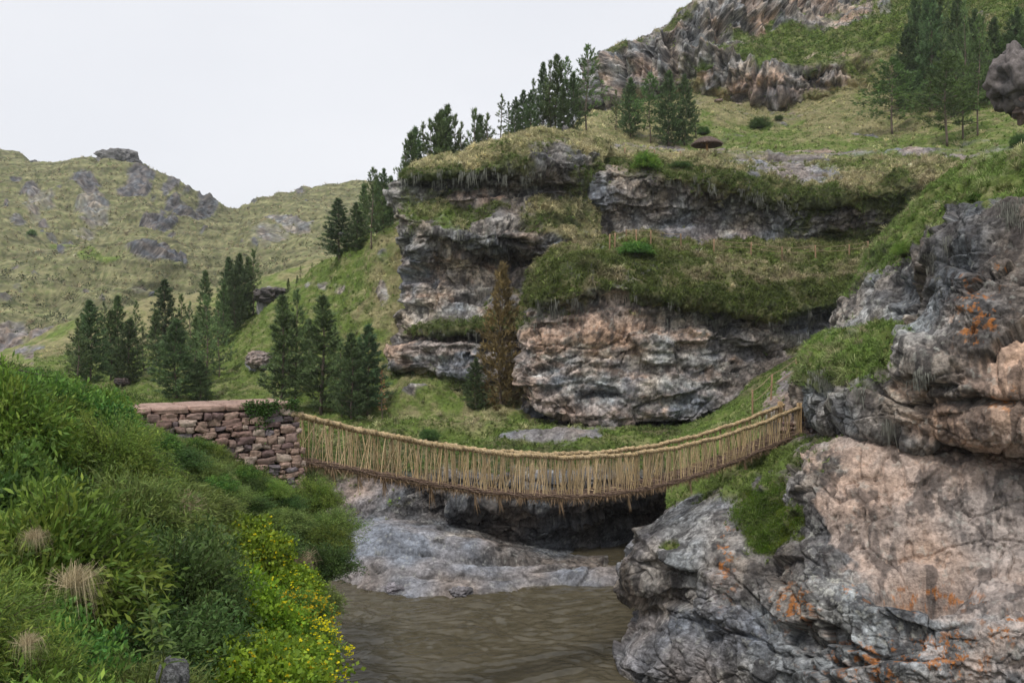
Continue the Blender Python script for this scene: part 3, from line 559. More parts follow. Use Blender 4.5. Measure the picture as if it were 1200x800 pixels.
def mountd(P, N, veg, W):
    v = billow(P*np.array([.22, .22, .035], np.float32), 4, .6, 900.)
    st = fbm(P*np.array([.04, .04, .3], np.float32), 3, .5, 910.)
    return (-v*3.4+st*1.4+.5*fbm(P*.8, 3, .6, 915.))*(1-veg*.75)*(1-.7*sstep(N[:, 2], .35, .8))+fbm(P*.06, 3, .5, 920.)*2+.7*fbm(P*.3, 4, .6, 925.)*veg
Patch('mount', mount, 1.6, mountd, ms, M_ROCK, objname='mountain', warp=.55, cell=.35)
# right foreground rock: lower bulge + pink wall
rlow = [
 [(800,900,60,'D'),(715,812,37,'R'),(790,880,33,'R'),(870,930,30,'R'),(940,960,28,'R'),(1000,980,26.5,'R'),(1080,1000,25,'R'),(1160,1010,24.5,'R'),(1330,1020,23.5,'R')],
 [(800,860,60,'D'),(722,790,36.5,'LR'),(790,820,33.2,'R'),(870,840,30.6,'R'),(930,840,29,'R'),(1000,845,27,'R'),(1080,850,25.5,'R'),(1160,850,24.5,'R'),(1330,860,23.5,'R')],
 [(800,800,60,'D'),(726,766,36.8,'L'),(790,780,33.5,'L'),(865,790,31,'R'),(925,790,29.5,'R'),(1000,790,27,'RP'),(1080,800,25.5,'R'),(1160,800,25,'PR'),(1330,800,24,'P')],
 [(805,740,60,'D'),(746,735,38,'L'),(795,740,34.5,'L'),(860,745,32,'L'),(920,745,30.2,'RL'),(1000,740,27.2,'RW'),(1080,750,25.8,'RW'),(1160,745,25,'P'),(1330,745,24,'P')],
 [(810,715,60,'D'),(755,712,38.8,'R'),(795,715,35.2,'LR'),(855,715,32.6,'L'),(912,715,31,'R'),(985,708,27.8,'DW'),(1060,715,26.2,'RD'),(1160,715,25.6,'P'),(1330,715,24.6,'P')],
 [(812,690,60,'D'),(735,690,38,'R'),(790,690,35,'R'),(850,690,33,'LR'),(905,690,31.6,'R'),(970,680,29,'DW'),(1050,682,27.8,'P'),(1160,685,26.8,'P'),(1330,685,25.6,'P')],
 [(815,665,60,'D'),(727,662,37.6,'LR'),(785,655,35.2,'R'),(845,660,33.4,'R'),(900,665,32.2,'D'),(955,650,30.2,'D'),(1040,650,28.8,'P'),(1160,655,27.6,'P'),(1330,655,26.2,'P')],
 [(820,640,60,'D'),(736,642,38.2,'L'),(790,625,36.6,'R'),(845,625,34.6,'R'),(900,635,33.4,'M'),(950,620,31.2,'D'),(1030,610,29.2,'P'),(1160,620,28,'P'),(1330,620,26.6,'P')],
 [(825,622,60,'D'),(752,626,39.4,'R'),(800,600,38,'R'),(850,595,36.2,'RL'),(895,605,34.6,'M'),(945,590,31.8,'D'),(1020,580,29.8,'P'),(1160,585,28.4,'P'),(1330,590,27,'P')],
 [(830,608,60,'D'),(785,606,42,'R'),(815,582,40,'RM'),(852,575,38,'MR'),(892,585,36,'M'),(938,565,32.6,'R'),(1010,550,30.6,'P'),(1160,555,28.8,'P'),(1330,560,27.4,'P')],
 [(835,596,60,'G'),(800,592,43.5,'G'),(835,575,41.5,'G'),(868,560,39.5,'G'),(905,560,38,'G'),(942,542,33.6,'RM'),(1000,528,31.4,'P'),(1160,532,29.4,'P'),(1330,540,28,'P')],
 [(840,582,60,'G'),(815,575,44.5,'G'),(850,556,43,'G'),(885,540,41.5,'G'),(920,532,40,'G'),(955,524,36,'M'),(996,512,33,'P'),(1160,520,30.5,'P'),(1330,530,29,'P')],
 [(845,570,60,'G'),(830,560,46,'G'),(862,540,44.5,'G'),(895,522,43.4,'G'),(930,512,42.5,'S'),(965,508,41,'D'),(1002,502,38,'D'),(1160,510,35,'D'),(1330,515,33,'D')],
]
rls = [(1160,765,90,60,'PR',.75,0),(1060,745,40,30,'PRD',.4,0),(540,330,75,34,'WLP',.6,0),(520,415,60,18,'PW',.5,0),(540,285,80,10,'R',.5,0),(905,620,34,34,'M',.95,.2),(885,575,30,14,'G',.7,.2),(790,640,16,8,'G',.8,.1),(948,570,24,26,'R',.6,.4),(955,625,16,40,'D',.7,0),(980,690,26,14,'W',.5,.1),(1000,760,50,30,'RW',.5,.2),
       (1090,690,52,14,'D',.35,-1.5),(1075,668,50,10,'P',.9,.35),(905,690,12,40,'D',.35,-.3),(860,700,26,40,'L',.5,.4),(800,760,34,30,'L',.5,.2),(1100,600,90,60,'P',.8,0),(1180,600,90,60,'P',.8,0),
       (1010,600,40,50,'P',.8,0),(1130,560,60,16,'P',.9,.2),(960,540,22,20,'RP',.6,.2),(1090,575,6,30,'D',.25,-.15),(1160,760,30,50,'RP',.7,.2),(785,600,10,8,'R',1,0),(895,575,12,12,'D',.8,.2)]
def rightd(P, N, veg, W):
    base = craggy(.62, .9, .75, .5, .1, .2, .6, lay_=.4)(P, N, veg, W)
    pk = W[:, TYPES.index('P')]
    F1, F2, C = worley(P*np.array([1.5, 1.5, 2.0], np.float32)+fbm(P*1.2, 2, .5, 31.)[:, None]*.4)
    pits = -.16*sstep(fbm(P*np.array([2.2, 2.2, 1.4], np.float32), 3, .6, 950.), .2, .5)
    fl = billow(P*np.array([1.3, 1.3, .22], np.float32), 3, .55, 955.)
    hh, ee, cc = facets(P*np.array([.45, .45, .6], np.float32)+fbm(P*.4, 2, .5, 71.)[:, None]*.35, 1.)
    sm = .22*fbm(P*.3, 2, .5, 960.)+.06*fbm(P*2.2, 4, .6, 965.)+.7*pits-.06*fl+.14*hh-.10*(1-sstep(ee, 0, .05))
    extra = (-.07*(1-sstep(F2-F1, 0, .12))+.12*(C-.5))*sstep(fbm(P*.5, 2, .5, 970.), -.2, .3)
    return base*(1-pk)+sm*pk+extra*(1-pk)*(1-veg)
def cliffcolour(s):
    """orange lichen crusts and dark water stains of the right rock, fixed on the stone"""
    P = s.P; c = s.col; v = s.veg
    orange = np.array([.42, .15, .025], np.float32)
    o = sstep(fbm(P*2.8, 4, .75, 811.)+.55*s.orange-.28, .36, .52)*(1-v)*np.clip(s.orange*1.5, 0, 1)
    c = c*(1-.8*o[:, None])+orange*.8*o[:, None]
    w = sstep(fbm(P*3.1, 3, .7, 831.), .38, .55)*np.clip(s.white, 0, 1)*(1-v)
    c = c*(1-.75*w[:, None])+np.array([.5, .5, .44], np.float32)*.75*w[:, None]
    k = sstep(fbm(P*np.array([1.6, 1.6, .2], np.float32), 4, .6, 841.), .05, .35)*np.clip(s.black, 0, 1)*(1-v)
    c = c*(1-.85*k[:, None])+np.array([.045, .038, .036], np.float32)*.85*k[:, None]
    s.col = c; c4 = np.ones((len(P), 4), np.float32); c4[:, :3] = np.clip(c, 0, 1)
    s.obj.data.color_attributes['Col'].data.foreach_set('color', c4.ravel())
def spotmask(s, L_):
    m = np.zeros(len(s.P), np.float32)
    for x, y, rx, ry, st in L_: m = np.maximum(m, st*np.exp(-((s.sx-x)/rx)**2-((s.sy-y)/ry)**2))
    return m
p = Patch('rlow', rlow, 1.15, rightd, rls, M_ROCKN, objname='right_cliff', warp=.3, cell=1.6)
p.orange = spotmask(p, [(1085,700,60,14,1.),(930,710,26,26,1.),(850,665,10,50,.9),(1110,770,60,30,.9),(1020,775,60,30,.8),(1180,735,30,20,.9),(1120,760,22,20,1.),(995,690,18,8,.8)])
p.white = spotmask(p, [(980,715,50,36,.75),(965,685,30,20,1.),(1050,740,40,20,.7),(950,640,12,30,.6),(820,700,60,50,.25)])
p.black = spotmask(p, [(955,640,18,60,1.),(1085,590,6,50,.45),(1120,600,5,40,.35),(1000,560,10,30,.3),(1150,560,10,20,.3),(985,720,40,20,.7),(905,720,20,60,.5),(1180,610,6,10,.8),(1040,540,14,20,.5)])
cliffcolour(p)

rup = [
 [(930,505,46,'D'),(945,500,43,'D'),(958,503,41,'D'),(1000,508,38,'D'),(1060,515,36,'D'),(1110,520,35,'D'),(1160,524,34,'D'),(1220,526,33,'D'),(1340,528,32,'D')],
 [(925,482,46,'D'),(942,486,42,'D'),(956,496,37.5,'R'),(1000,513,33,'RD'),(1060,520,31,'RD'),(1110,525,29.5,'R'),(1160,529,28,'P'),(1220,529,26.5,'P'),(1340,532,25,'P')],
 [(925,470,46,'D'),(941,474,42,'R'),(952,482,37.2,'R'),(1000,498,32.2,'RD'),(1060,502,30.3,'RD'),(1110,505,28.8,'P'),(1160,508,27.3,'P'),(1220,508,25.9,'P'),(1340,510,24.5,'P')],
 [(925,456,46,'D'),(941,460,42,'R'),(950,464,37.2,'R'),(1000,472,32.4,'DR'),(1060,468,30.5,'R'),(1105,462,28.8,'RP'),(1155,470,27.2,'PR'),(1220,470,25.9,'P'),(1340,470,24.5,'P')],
 [(928,440,47,'M'),(942,444,42.5,'M'),(952,446,37.6,'M'),(1000,448,33,'MR'),(1062,440,31,'MR'),(1088,430,29.2,'R'),(1150,430,27.8,'P'),(1220,432,26.4,'P'),(1340,432,25,'P')],
 [(930,425,48,'G'),(943,428,43.6,'G'),(956,422,39.4,'G'),(1000,424,34.6,'G'),(1062,418,32.4,'G'),(1084,408,30,'R'),(1150,395,28.4,'PR'),(1220,400,27,'P'),(1340,400,25.4,'P')],
 [(934,408,49,'G'),(948,408,45,'G'),(962,402,42,'G'),(1002,398,38,'G'),(1060,394,35.6,'G'),(1082,392,31.6,'R'),(1148,365,29,'R'),(1220,370,27.6,'R'),(1340,370,26,'R')],
 [(960,400,51,'M'),(975,394,48,'M'),(990,386,45,'R'),(1020,382,41.5,'R'),(1062,380,38.2,'RW'),(1084,372,33.4,'R'),(1146,340,29.8,'R'),(1220,340,28.2,'R'),(1340,340,26.8,'R')],
 [(975,385,52,'R'),(988,375,49,'WR'),(1005,360,46,'RW'),(1035,352,42.5,'RD'),(1068,350,39.4,'D'),(1086,345,34.4,'R'),(1144,312,30.4,'R'),(1220,305,28.8,'R'),(1340,300,27.4,'R')],
 [(985,365,53,'R'),(1000,350,50,'R'),(1020,332,47,'R'),(1045,322,44,'DR'),(1072,312,41,'D'),(1092,300,36,'R'),(1144,282,31.2,'R'),(1220,270,29.6,'R'),(1340,260,28,'R')],
 [(1000,345,55,'M'),(1012,330,51.5,'M'),(1030,308,48.5,'M'),(1055,290,45.5,'M'),(1082,272,42.4,'M'),(1105,262,38,'DM'),(1150,248,32.6,'D'),(1220,235,30.2,'RM'),(1340,225,28.8,'RM')],
 [(1010,325,58,'G'),(1022,305,54,'G'),(1042,280,50.5,'G'),(1068,258,47.5,'G'),(1095,242,44.4,'G'),(1120,232,40,'G'),(1162,220,34.6,'G'),(1225,208,31.6,'G'),(1340,200,30,'G')],
 [(1020,318,62,'G'),(1030,292,58,'GY'),(1052,262,54.5,'YG'),(1080,236,51.5,'YG'),(1108,215,48.4,'Y'),(1135,203,44,'YG'),(1175,190,38.6,'YG'),(1235,172,35,'Y'),(1340,160,33,'Y')],
 [(1040,340,72,'G'),(1050,310,68,'G'),(1072,280,64,'G'),(1100,250,61,'G'),(1130,230,58,'G'),(1160,215,54,'G'),(1200,200,48,'G'),(1255,190,44,'G'),(1345,190,42,'G')],
]
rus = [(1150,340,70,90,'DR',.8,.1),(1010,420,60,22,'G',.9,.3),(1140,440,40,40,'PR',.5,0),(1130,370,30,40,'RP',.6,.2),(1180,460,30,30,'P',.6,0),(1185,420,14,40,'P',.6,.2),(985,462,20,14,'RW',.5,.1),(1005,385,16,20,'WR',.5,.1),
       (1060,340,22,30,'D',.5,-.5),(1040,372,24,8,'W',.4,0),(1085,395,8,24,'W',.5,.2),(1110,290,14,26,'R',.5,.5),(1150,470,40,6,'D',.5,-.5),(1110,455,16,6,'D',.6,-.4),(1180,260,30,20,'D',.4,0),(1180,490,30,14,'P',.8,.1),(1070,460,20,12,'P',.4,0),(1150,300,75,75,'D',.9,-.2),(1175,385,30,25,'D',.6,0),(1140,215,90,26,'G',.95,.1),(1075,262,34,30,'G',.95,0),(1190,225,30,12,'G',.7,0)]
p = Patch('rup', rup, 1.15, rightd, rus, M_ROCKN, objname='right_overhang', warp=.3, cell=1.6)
p.orange = spotmask(p, [(1145,365,26,30,1.05),(1140,390,14,20,1.),(1140,405,8,8,1.),(1175,310,14,10,.7),(1180,470,24,14,.8),(1130,330,10,8,.9),(1155,350,12,10,1.)])
p.white = spotmask(p, [(1000,370,24,16,.8),(1050,450,12,20,.9),(1095,400,12,20,.9),(1040,360,20,12,.6),(1000,340,20,20,.7),(1060,490,12,14,.8),(1150,435,14,6,.8)])
p.black = spotmask(p, [(1120,300,60,60,.8),(1180,280,40,40,.9),(1160,390,30,40,.7),(1010,475,40,24,.8),(1110,480,20,40,.8),(1150,500,14,30,.8),(1190,440,14,40,.8),(1070,330,30,30,.7),(1100,440,14,30,.8)])
cliffcolour(p)

path = [
 [(780,610,45,'G'),(835,575,45.2,'G'),(878,552,44.5,'G'),(908,535,44,'GS'),(940,520,43.6,'S'),(985,510,43,'D')],
 [(780,545,50,'MG'),(835,522,49,'G'),(875,508,47,'G'),(905,495,45.5,'GS'),(940,488,44.2,'S'),(985,480,43.4,'S')],
 [(785,515,57,'G'),(838,498,54,'G'),(876,486,51,'G'),(905,474,48,'GS'),(935,472,45.6,'S'),(980,462,45,'S')],
 [(790,508,62,'MG'),(840,488,60,'G'),(878,472,56,'G'),(906,462,52,'GS'),(930,460,49,'S'),(970,445,48,'M')],
 [(795,500,66,'M'),(842,482,64,'MG'),(880,462,60,'MG'),(908,450,56,'G'),(928,446,53,'S'),(960,430,51,'M')],
 [(800,495,70,'M'),(845,475,68,'MY'),(882,452,65,'MY'),(912,440,61,'G'),(932,433,58,'SG'),(960,418,56,'M')],
 [(805,490,74,'M'),(850,470,72,'M'),(890,440,70,'M'),(920,425,68,'M'),(945,412,66,'M'),(975,400,64,'M')],
]
Patch('path', path, 1.3, softground(.18, .3), [(925,455,14,16,'S',.9,0),(915,470,20,6,'S',.8,0)], M_SOIL, objname='path', warp=.35)

# left foreground bank, in metres
def bank_edge(Y): return np.interp(Y, [0, 5, 8, 12, 16, 20, 25, 27, 30, 40], [-1.2, -1.75, -2.5, -3.5, -4.4, -5.35, -6.3, -6.55, -7.5, -9.6])
def bank_z(X, Y):
    e = bank_edge(Y)
    z = -2.05-.085*Y-.34*np.maximum(0, X+9)*np.minimum(1, Y/13)+.24*np.maximum(0, -X-4.5)
    z = np.where(X > e, z-14*(X-e), z)
    return np.maximum(z, -16)
xs = [-40, -30, -22, -16, -12, -9, -5, -3, -1.6, -.7, 0, .3, .6, .9, 1.2]; ys = [2, 4, 6, 9, 12, 15, 18, 21, 24, 27, 30, 33, 37]
rows = []
for y in ys:
    e_ = float(bank_edge(y)); xq = [x if x < -9 else -9+(x+9)/9*(e_+9) if x <= 0 else e_+x for x in xs]; rows.append([(x+0., y+0., float(bank_z(np.array(float(x)), y)), 'G' if x < e_+.2 else 'DM') for x in sorted(xq)])
Patch('lbank', rows, .16, softground(.12, .5), (), M_SOIL, world=True, objname='left_riverbank')
PATCHES['lbank'].name = 'lbank'

# river
def river():
    xs = np.concatenate([np.linspace(-60, -16, 20)[:-1], np.linspace(-16, 22, 420), np.linspace(22, 60, 16)[1:]])
    ys = np.concatenate([np.linspace(-10, 30, 16)[:-1], np.linspace(30, 56, 300), np.linspace(56, 90, 12)[1:]])
    X, Y = np.meshgrid(xs, ys); P = np.stack([X.ravel(), Y.ravel(), np.zeros(X.size)], -1).astype(np.float32)
    w = fbm(P*.14, 3, .5, 5.)[:, None]; q = P+np.concatenate([w*3, w*2, w*0], 1)
    flow = P.copy(); flow[:, :2] = q[:, :2]; flow *= np.array([.42, .8, 1], np.float32)
    z = .085*fbm(flow, 3, .6, 15.)-.035*np.abs(fbm(flow*1.3+4, 4, .6, 19.))+.018*fbm(P*2.6, 2, .6, 25.)
    calm = sstep(P[:, 0], 9, 2)*.75+.35
    P[:, 2] = WATER_Z+z*calm*1.25
    nc = len(xs); nr = len(ys); i = (np.arange(nr-1)[:, None]*nc+np.arange(nc-1)[None]).ravel()
    m, nt, N, L = new_mat('river_water')
    out = N.new('ShaderNodeOutputMaterial'); b = N.new('ShaderNodeBsdfPrincipled'); L.new(b.outputs[0], out.inputs[0])
    tc = N.new('ShaderNodeTexCoord'); mp = N.new('ShaderNodeMapping'); mp.inputs['Scale'].default_value = (.6, 1.6, 1); L.new(tc.outputs['Object'], mp.inputs[0])
    n = N.new('ShaderNodeTexNoise'); n.inputs['Scale'].default_value = 1.7; n.inputs['Detail'].default_value = 8; n.inputs['Roughness'].default_value = .6; n.inputs['Distortion'].default_value = .6
    L.new(mp.outputs[0], n.inputs['Vector'])
    cr = N.new('ShaderNodeValToRGB'); cr.color_ramp.elements[0].position = .3; cr.color_ramp.elements[0].color = (.056, .048, .028, 1)
    cr.color_ramp.elements[1].position = .72; cr.color_ramp.elements[1].color = (.108, .092, .060, 1)
    L.new(n.outputs[0], cr.inputs[0]); L.new(cr.outputs[0], b.inputs['Base Color']); b.inputs['Roughness'].default_value = .12; b.inputs['IOR'].default_value = 1.36
    bp = N.new('ShaderNodeBump'); bp.inputs['Strength'].default_value = .5; bp.inputs['Distance'].default_value = .06; L.new(n.outputs[0], bp.inputs['Height']); L.new(bp.outputs[0], b.inputs['Normal'])
    o = mesh('river', P, [np.stack([i, i+1, i+nc+1, i+nc], -1)], m, None, None, True); tag(o, 'murky brown river flowing under the rope bridge', None, None, 'structure')
river()
def base_ground():
    n = 60; xs = np.linspace(-900, 900, n); ys = np.linspace(-300, 1500, n); X, Y = np.meshgrid(xs, ys)
    P = np.stack([X.ravel(), Y.ravel(), np.full(X.size, -17.5)], -1).astype(np.float32)
    i = (np.arange(n-1)[:, None]*n+np.arange(n-1)[None]).ravel()
    o = mesh('valley_floor', P, [np.stack([i, i+1, i+n+1, i+n], -1)], M_HILL, PAL['G'], None, True); tag(o, None, None, None, 'structure')
base_ground()

# ------------------------------------------------------------------ vegetation on the land (nobody could count it)
def wtype(*ks):
    def g(s): return s.W[:, [TYPES.index(k) for k in ks]].sum(1)*s.veg
    return g
def inview(s, m=40): return ((s.sx > -m) & (s.sx < 1200+m) & (s.sy > -m) & (s.sy < 800+m) & (s.P[:, 1] > 1)).astype(np.float32)
def wv(*ks):
    def g(s):
        v = s.veg if not ks else wtype(*ks)(s)
        return v*inview(s)
    return g
grass_on('slope', 15000, 9, (.25, .6), .022, wv(), seg=1, green=.68, label='tussock grass on the left hillside among the pines')
grass_on('bank', 9000, 10, (.2, .5), .018, wv(), seg=2, green=.45, label='grass on the far riverbank seen through the bridge')
grass_on('lcliff', 14000, 10, (.25, .75), .026, wv(), seg=2, green=.25, label='dry tussock grass on the ledges of the left cliff')
grass_on('ccliff', 20000, 10, (.25, .75), .026, wv(), seg=2, green=.45, label='tussock grass on the terraces of the centre cliff')
grass_on('ucliff', 11000, 10, (.25, .7), .024, wv(), seg=2, green=.25, label='straw coloured tussock grass along the upper cliff')
grass_on('plat', 15000, 9, (.25, .6), .028, wv(), seg=1, green=.62, label='grass on the upper terrace around the parasol')
grass_on('mount', 14000, 8, (.5, 1.2), .05, wv(), seg=1, green=.6, label='tussock grass on the mountain slope')
grass_on('rup', 12000, 12, (.25, .6), .012, wv(), seg=2, green=.7, label='lush grass on top of the right overhang')
grass_on('rlow', 5200, 12, (.18, .42), .011, wv(), seg=2, green=.8, label='lush grass on the right rock beside the bridge end')
grass_on('path', 7000, 10, (.15, .4), .015, wv(), seg=2, green=.75, label='green grass on both sides of the path')
TUS = dict(seg=2, green=.3, dens_noise=1.4, up=.75)
grass_on('ccliff', 2400, 30, (.45, 1.), .024, wv('Y', 'G', 'M'), label='separate straw coloured tussocks on the centre cliff terraces', **TUS)
grass_on('lcliff', 1900, 30, (.45, 1.), .024, wv(), label='separate straw coloured tussocks on the left cliff', **TUS)
grass_on('ucliff', 1700, 30, (.45, 1.05), .026, wv(), label='separate straw coloured tussocks along the upper cliff', **TUS)
grass_on('plat', 2000, 26, (.4, .9), .03, wv(), label='separate dry tussocks on the upper terrace', **TUS)
grass_on('slope', 1500, 26, (.4, .8), .024, wv(), label='separate dry tussocks on the left hillside', **TUS)
grass_on('bank', 900, 28, (.35, .75), .02, wv(), label='separate dry tussocks at the foot of the cliffs', **TUS)
grass_on('rup', 420, 40, (.4, .8), .011, wv('Y', 'G'), label='separate pale tussocks on top of the right overhang', **TUS)
grass_on('far', 9000, 12, (1., 2.4), .16, lambda s: s.veg*inview(s), seg=1, green=.25, label='tussock grass on the far hills')
cover_on('ccliff', 2600, (.2, .5), 30, .075, wv('M'), label='dark low plants hanging over the centre cliff lips', cols=[(.08, .12, .025), (.11, .165, .03), (.15, .16, .05)])
cover_on('lcliff', 1700, (.2, .5), 30, .08, wv('M'), label='dark low plants on the left cliff ledges', cols=[(.06, .085, .02), (.09, .12, .025), (.14, .13, .05)])
cover_on('ucliff', 1600, (.2, .55), 30, .08, wv('M'), label='dark low plants along the rim of the upper cliff', cols=[(.055, .08, .02), (.08, .12, .02), (.12, .12, .04)])
cover_on('bank', 1100, (.15, .4), 30, .06, wv('M'), label='low bushes at the foot of the cliffs', cols=[(.06, .09, .02), (.10, .14, .03), (.12, .13, .07)])
cover_on('slope', 900, (.2, .5), 30, .08, wv('M'), label='low dark scrub on the left hillside')
cover_on('mount', 1500, (.5, 1.2), 26, .22, wv('G'), label='low green scrub on the mountain slope', cols=[(.05, .1, .015), (.08, .15, .02), (.06, .1, .02)])
cover_on('rlow', 900, (.1, .26), 44, .04, lambda s: wv('M')(s)*(spotmask(s, [(905, 620, 40, 45, 1)]) > .2), label='bright green clover like plant hanging on the right rock', cols=[(.08, .17, .012), (.11, .2, .02), (.15, .2, .02)])
cover_on('rup', 800, (.12, .3), 36, .045, wv('G'), label='leafy green plants in the grass of the right overhang', cols=[(.08, .15, .02), (.12, .19, .03), (.06, .11, .02)])
cover_on('far', 700, (1., 2.6), 26, .6, lambda s: s.veg*inview(s)*(s.sy > 300), label='scattered dark scrub on the far hills', cols=[(.05, .065, .025), (.06, .08, .03)], thick=.5)

hang('ccliff', [(612,365),(640,362),(665,360),(700,352),(740,350),(790,366),(830,380),(870,386),(920,386),(955,376)], 150, (.4, 1.7), .022, label='grey beard moss hanging from the lower lip of the centre cliff')
hang('ccliff', [(662,318),(700,312),(740,314),(790,318)], 60, (.4, 1.3), .022, label='grey beard moss hanging under the mossy mound of the centre cliff')
hang('lcliff', [(470,210),(500,208),(530,206),(560,206),(600,205),(640,210)], 110, (.5, 1.8), .025, label='grey beard moss hanging from the top lip of the left cliff')
hang('lcliff', [(500,268),(540,270),(575,272)], 40, (.3, 1.1), .022, label='grey beard moss below the grassy ledge of the left cliff')
hang('lcliff', [(490,390),(530,392),(570,394),(610,394)], 60, (.3, 1.3), .022, label='grey beard moss below the lower ledge of the left cliff')
hang('ucliff', [(780,212),(830,218),(870,226),(900,236),(930,244)], 90, (.5, 1.7), .025, label='pale beard moss hanging from the rim of the upper cliff')
hang('rup', [(1092,285),(1110,275),(1130,262),(1160,250),(1195,240)], 34, (.5, 1.7), .012, label='grey roots and beard moss hanging at the top of the right overhang', cl=14)
hang('rup', [(1092,300),(1100,330),(1092,350)], 10, (.4, 1.), .011, label='grey beard moss beside the hollow of the right overhang', cl=14)
hang('rup', [(950,440),(970,450),(1000,455),(1040,450),(1085,440)], 46, (.4, 1.), .012, label='grey beard moss below the grassy shelf of the right overhang', cl=12)
hang('rup', [(1036,495),(1045,500)], 7, (.7, 1.2), .012, jit=3, label='pale beard moss tuft hanging low on the right overhang', cl=18)

# ------------------------------------------------------------------ rocks
def rock_mesh(name, seed, sub=5, flat=.75, col=(.25, .235, .225), pinkish=0., rough=.22, boxy=.5):
    import bmesh
    bm = bmesh.new(); bmesh.ops.create_icosphere(bm, subdivisions=sub, radius=1)
    P = np.array([v.co[:] for v in bm.verts], np.float32); f = np.array([[v.index for v in fc.verts] for fc in bm.faces]); bm.free()
    b = np.sign(P)*np.abs(P)**(1-.45*boxy); b /= np.abs(b).max(); Q = P*(1-boxy)+b*boxy
    n = P; o = seed*13.7
    d = fbm(P*1.1+o, 2, .5)*.25+billow(P*1.8+o, 4, .55)*(-rough)+.35*rough*fbm(P*np.array([.6, .6, 5], np.float32)+o, 3, .5)
    Q = Q*(1+d[:, None]); Q[:, 2] *= flat
    c = np.array(col)*(1+.4*fbm(P*2.5+o, 4, .6))[:, None]
    c = c+np.array([.12, .04, 0])*pinkish*sstep(fbm(P*1.3+o, 2), -.1, .3)[:, None]
    dk = sstep(fbm(P*np.array([2, 2, .6], np.float32)+o, 3), .1, .4)[:, None]*.6; c = c*(1-dk)+.05*dk
    me = mesh(name, Q, [f], M_ROCK, c, None, True); return me
def rock(loc, size, seed, label, name='boulder', rz=0., col=(.25, .235, .225), cat='rock', group=None, **k):
    o = rock_mesh(name, seed, col=col, **k); o.location = loc; o.scale = size; o.rotation_euler.z = rz; tag(o, label, cat, group); return o
def rpx(px, py, Y, wpx, hpx, seed, label, **k):
    x, y, z = at(px, py, Y)
    if Y > 400: z = PATCHES['far'].ground(px, Y)[2]+hpx/F*Y*.18     # sits on the ridge
    rock((x, y, z), (wpx/F*Y*.5, wpx/F*Y*.45, hpx/F*Y*.62), seed, label, **k)
rpx(318, 362, 116, 30, 38, 3, 'square grey rock with a dark cap and whitish face sticking out of the left hillside', name='rock_outcrop', col=(.32, .31, .30), boxy=.8, flat=1.0, rough=.15)
rpx(316, 346, 115, 34, 14, 4, 'dark flat cap rock lying on the square grey rock of the left hillside', name='rock_slab', col=(.12, .105, .10), boxy=.7, flat=1.0)
rpx(304, 422, 90, 28, 20, 5, 'rounded pinkish boulder on the slope right of the lower pines', col=(.32, .27, .25), pinkish=.3)
rpx(316, 430, 89, 20, 9, 15, 'dark flat boulder just below the rounded pinkish boulder', col=(.10, .09, .09))
rpx(143, 447, 88, 15, 9, 6, 'small brown boulder in the grass between the left pines and the stone wall', col=(.18, .14, .13))
rpx(175, 434, 96, 12, 7, 7, 'small dark boulder behind the small brown one near the left pines', col=(.13, .10, .10))
rpx(172, 408, 120, 8, 3.5, 8, 'tiny pale boulder among the left pines', col=(.5, .48, .45))
rpx(137, 190, 468, 42, 26, 9, 'rounded rock knob on the skyline of the far left hill', name='rock_outcrop', col=(.16, .155, .15), boxy=.6)
rpx(158, 203, 464, 16, 10, 10, 'small dark rock just right of the skyline knob', name='rock_outcrop', col=(.12, .12, .12))
rpx(40, 184, 488, 9, 8, 12, 'small rock standing on the far left skyline', name='rock_outcrop', col=(.15, .15, .15))
rpx(56, 193, 484, 11, 6, 13, 'low dark rock on the far left skyline right of the small one', name='rock_outcrop', col=(.13, .13, .13))
rpx(200, 229, 470, 24, 5, 14, 'long flat rock on the far skyline between knob and saddle', name='rock_outcrop', col=(.15, .15, .14))
rpx(1196, 92, 74, 64, 58, 21, 'big dark rounded boulder at the right edge above the terrace', col=(.16, .14, .135), boxy=.4, flat=1.05, rough=.18)
rpx(1212, 122, 74, 50, 34, 27, 'reddish rock under the big dark boulder at the right edge', col=(.24, .18, .16), boxy=.5, flat=1.0)
rpx(540, 693, 47.3, 26, 12, 22, 'rounded wet rock at the tip of the shelf in the river', col=(.24, .225, .235), boxy=.3)
rpx(468, 688, 48.2, 34, 12, 23, 'low grey rock at the water edge left of the rounded one', col=(.27, .25, .27), boxy=.3)
rpx(752, 512, 64, 24, 12, 24, 'grey block lying at the foot of the centre cliff', col=(.25, .24, .24), boxy=.7)
rpx(702, 505, 65, 14, 14, 25, 'upright grey stone at the right end of the pale flat slab', col=(.22, .22, .22), boxy=.7)
rpx(912, 568, 37.2, 26, 30, 28, 'dark upright boulder in the grass left of the pink rock wall', col=(.10, .09, .088), boxy=.5, flat=1.0)
rpx(858, 410, 128, 14, 4, 29, 'flat reddish stone', col=(.2, .15, .13)) if False else None
rpx(842, 118, 133, 9, 4, 31, 'small pinkish stone on the dry slope above the parasol', col=(.34, .25, .22))
rpx(662, 152, 95, 8, 9, 32, 'small dark pointed stone on top of the left cliff', col=(.2, .19, .19))

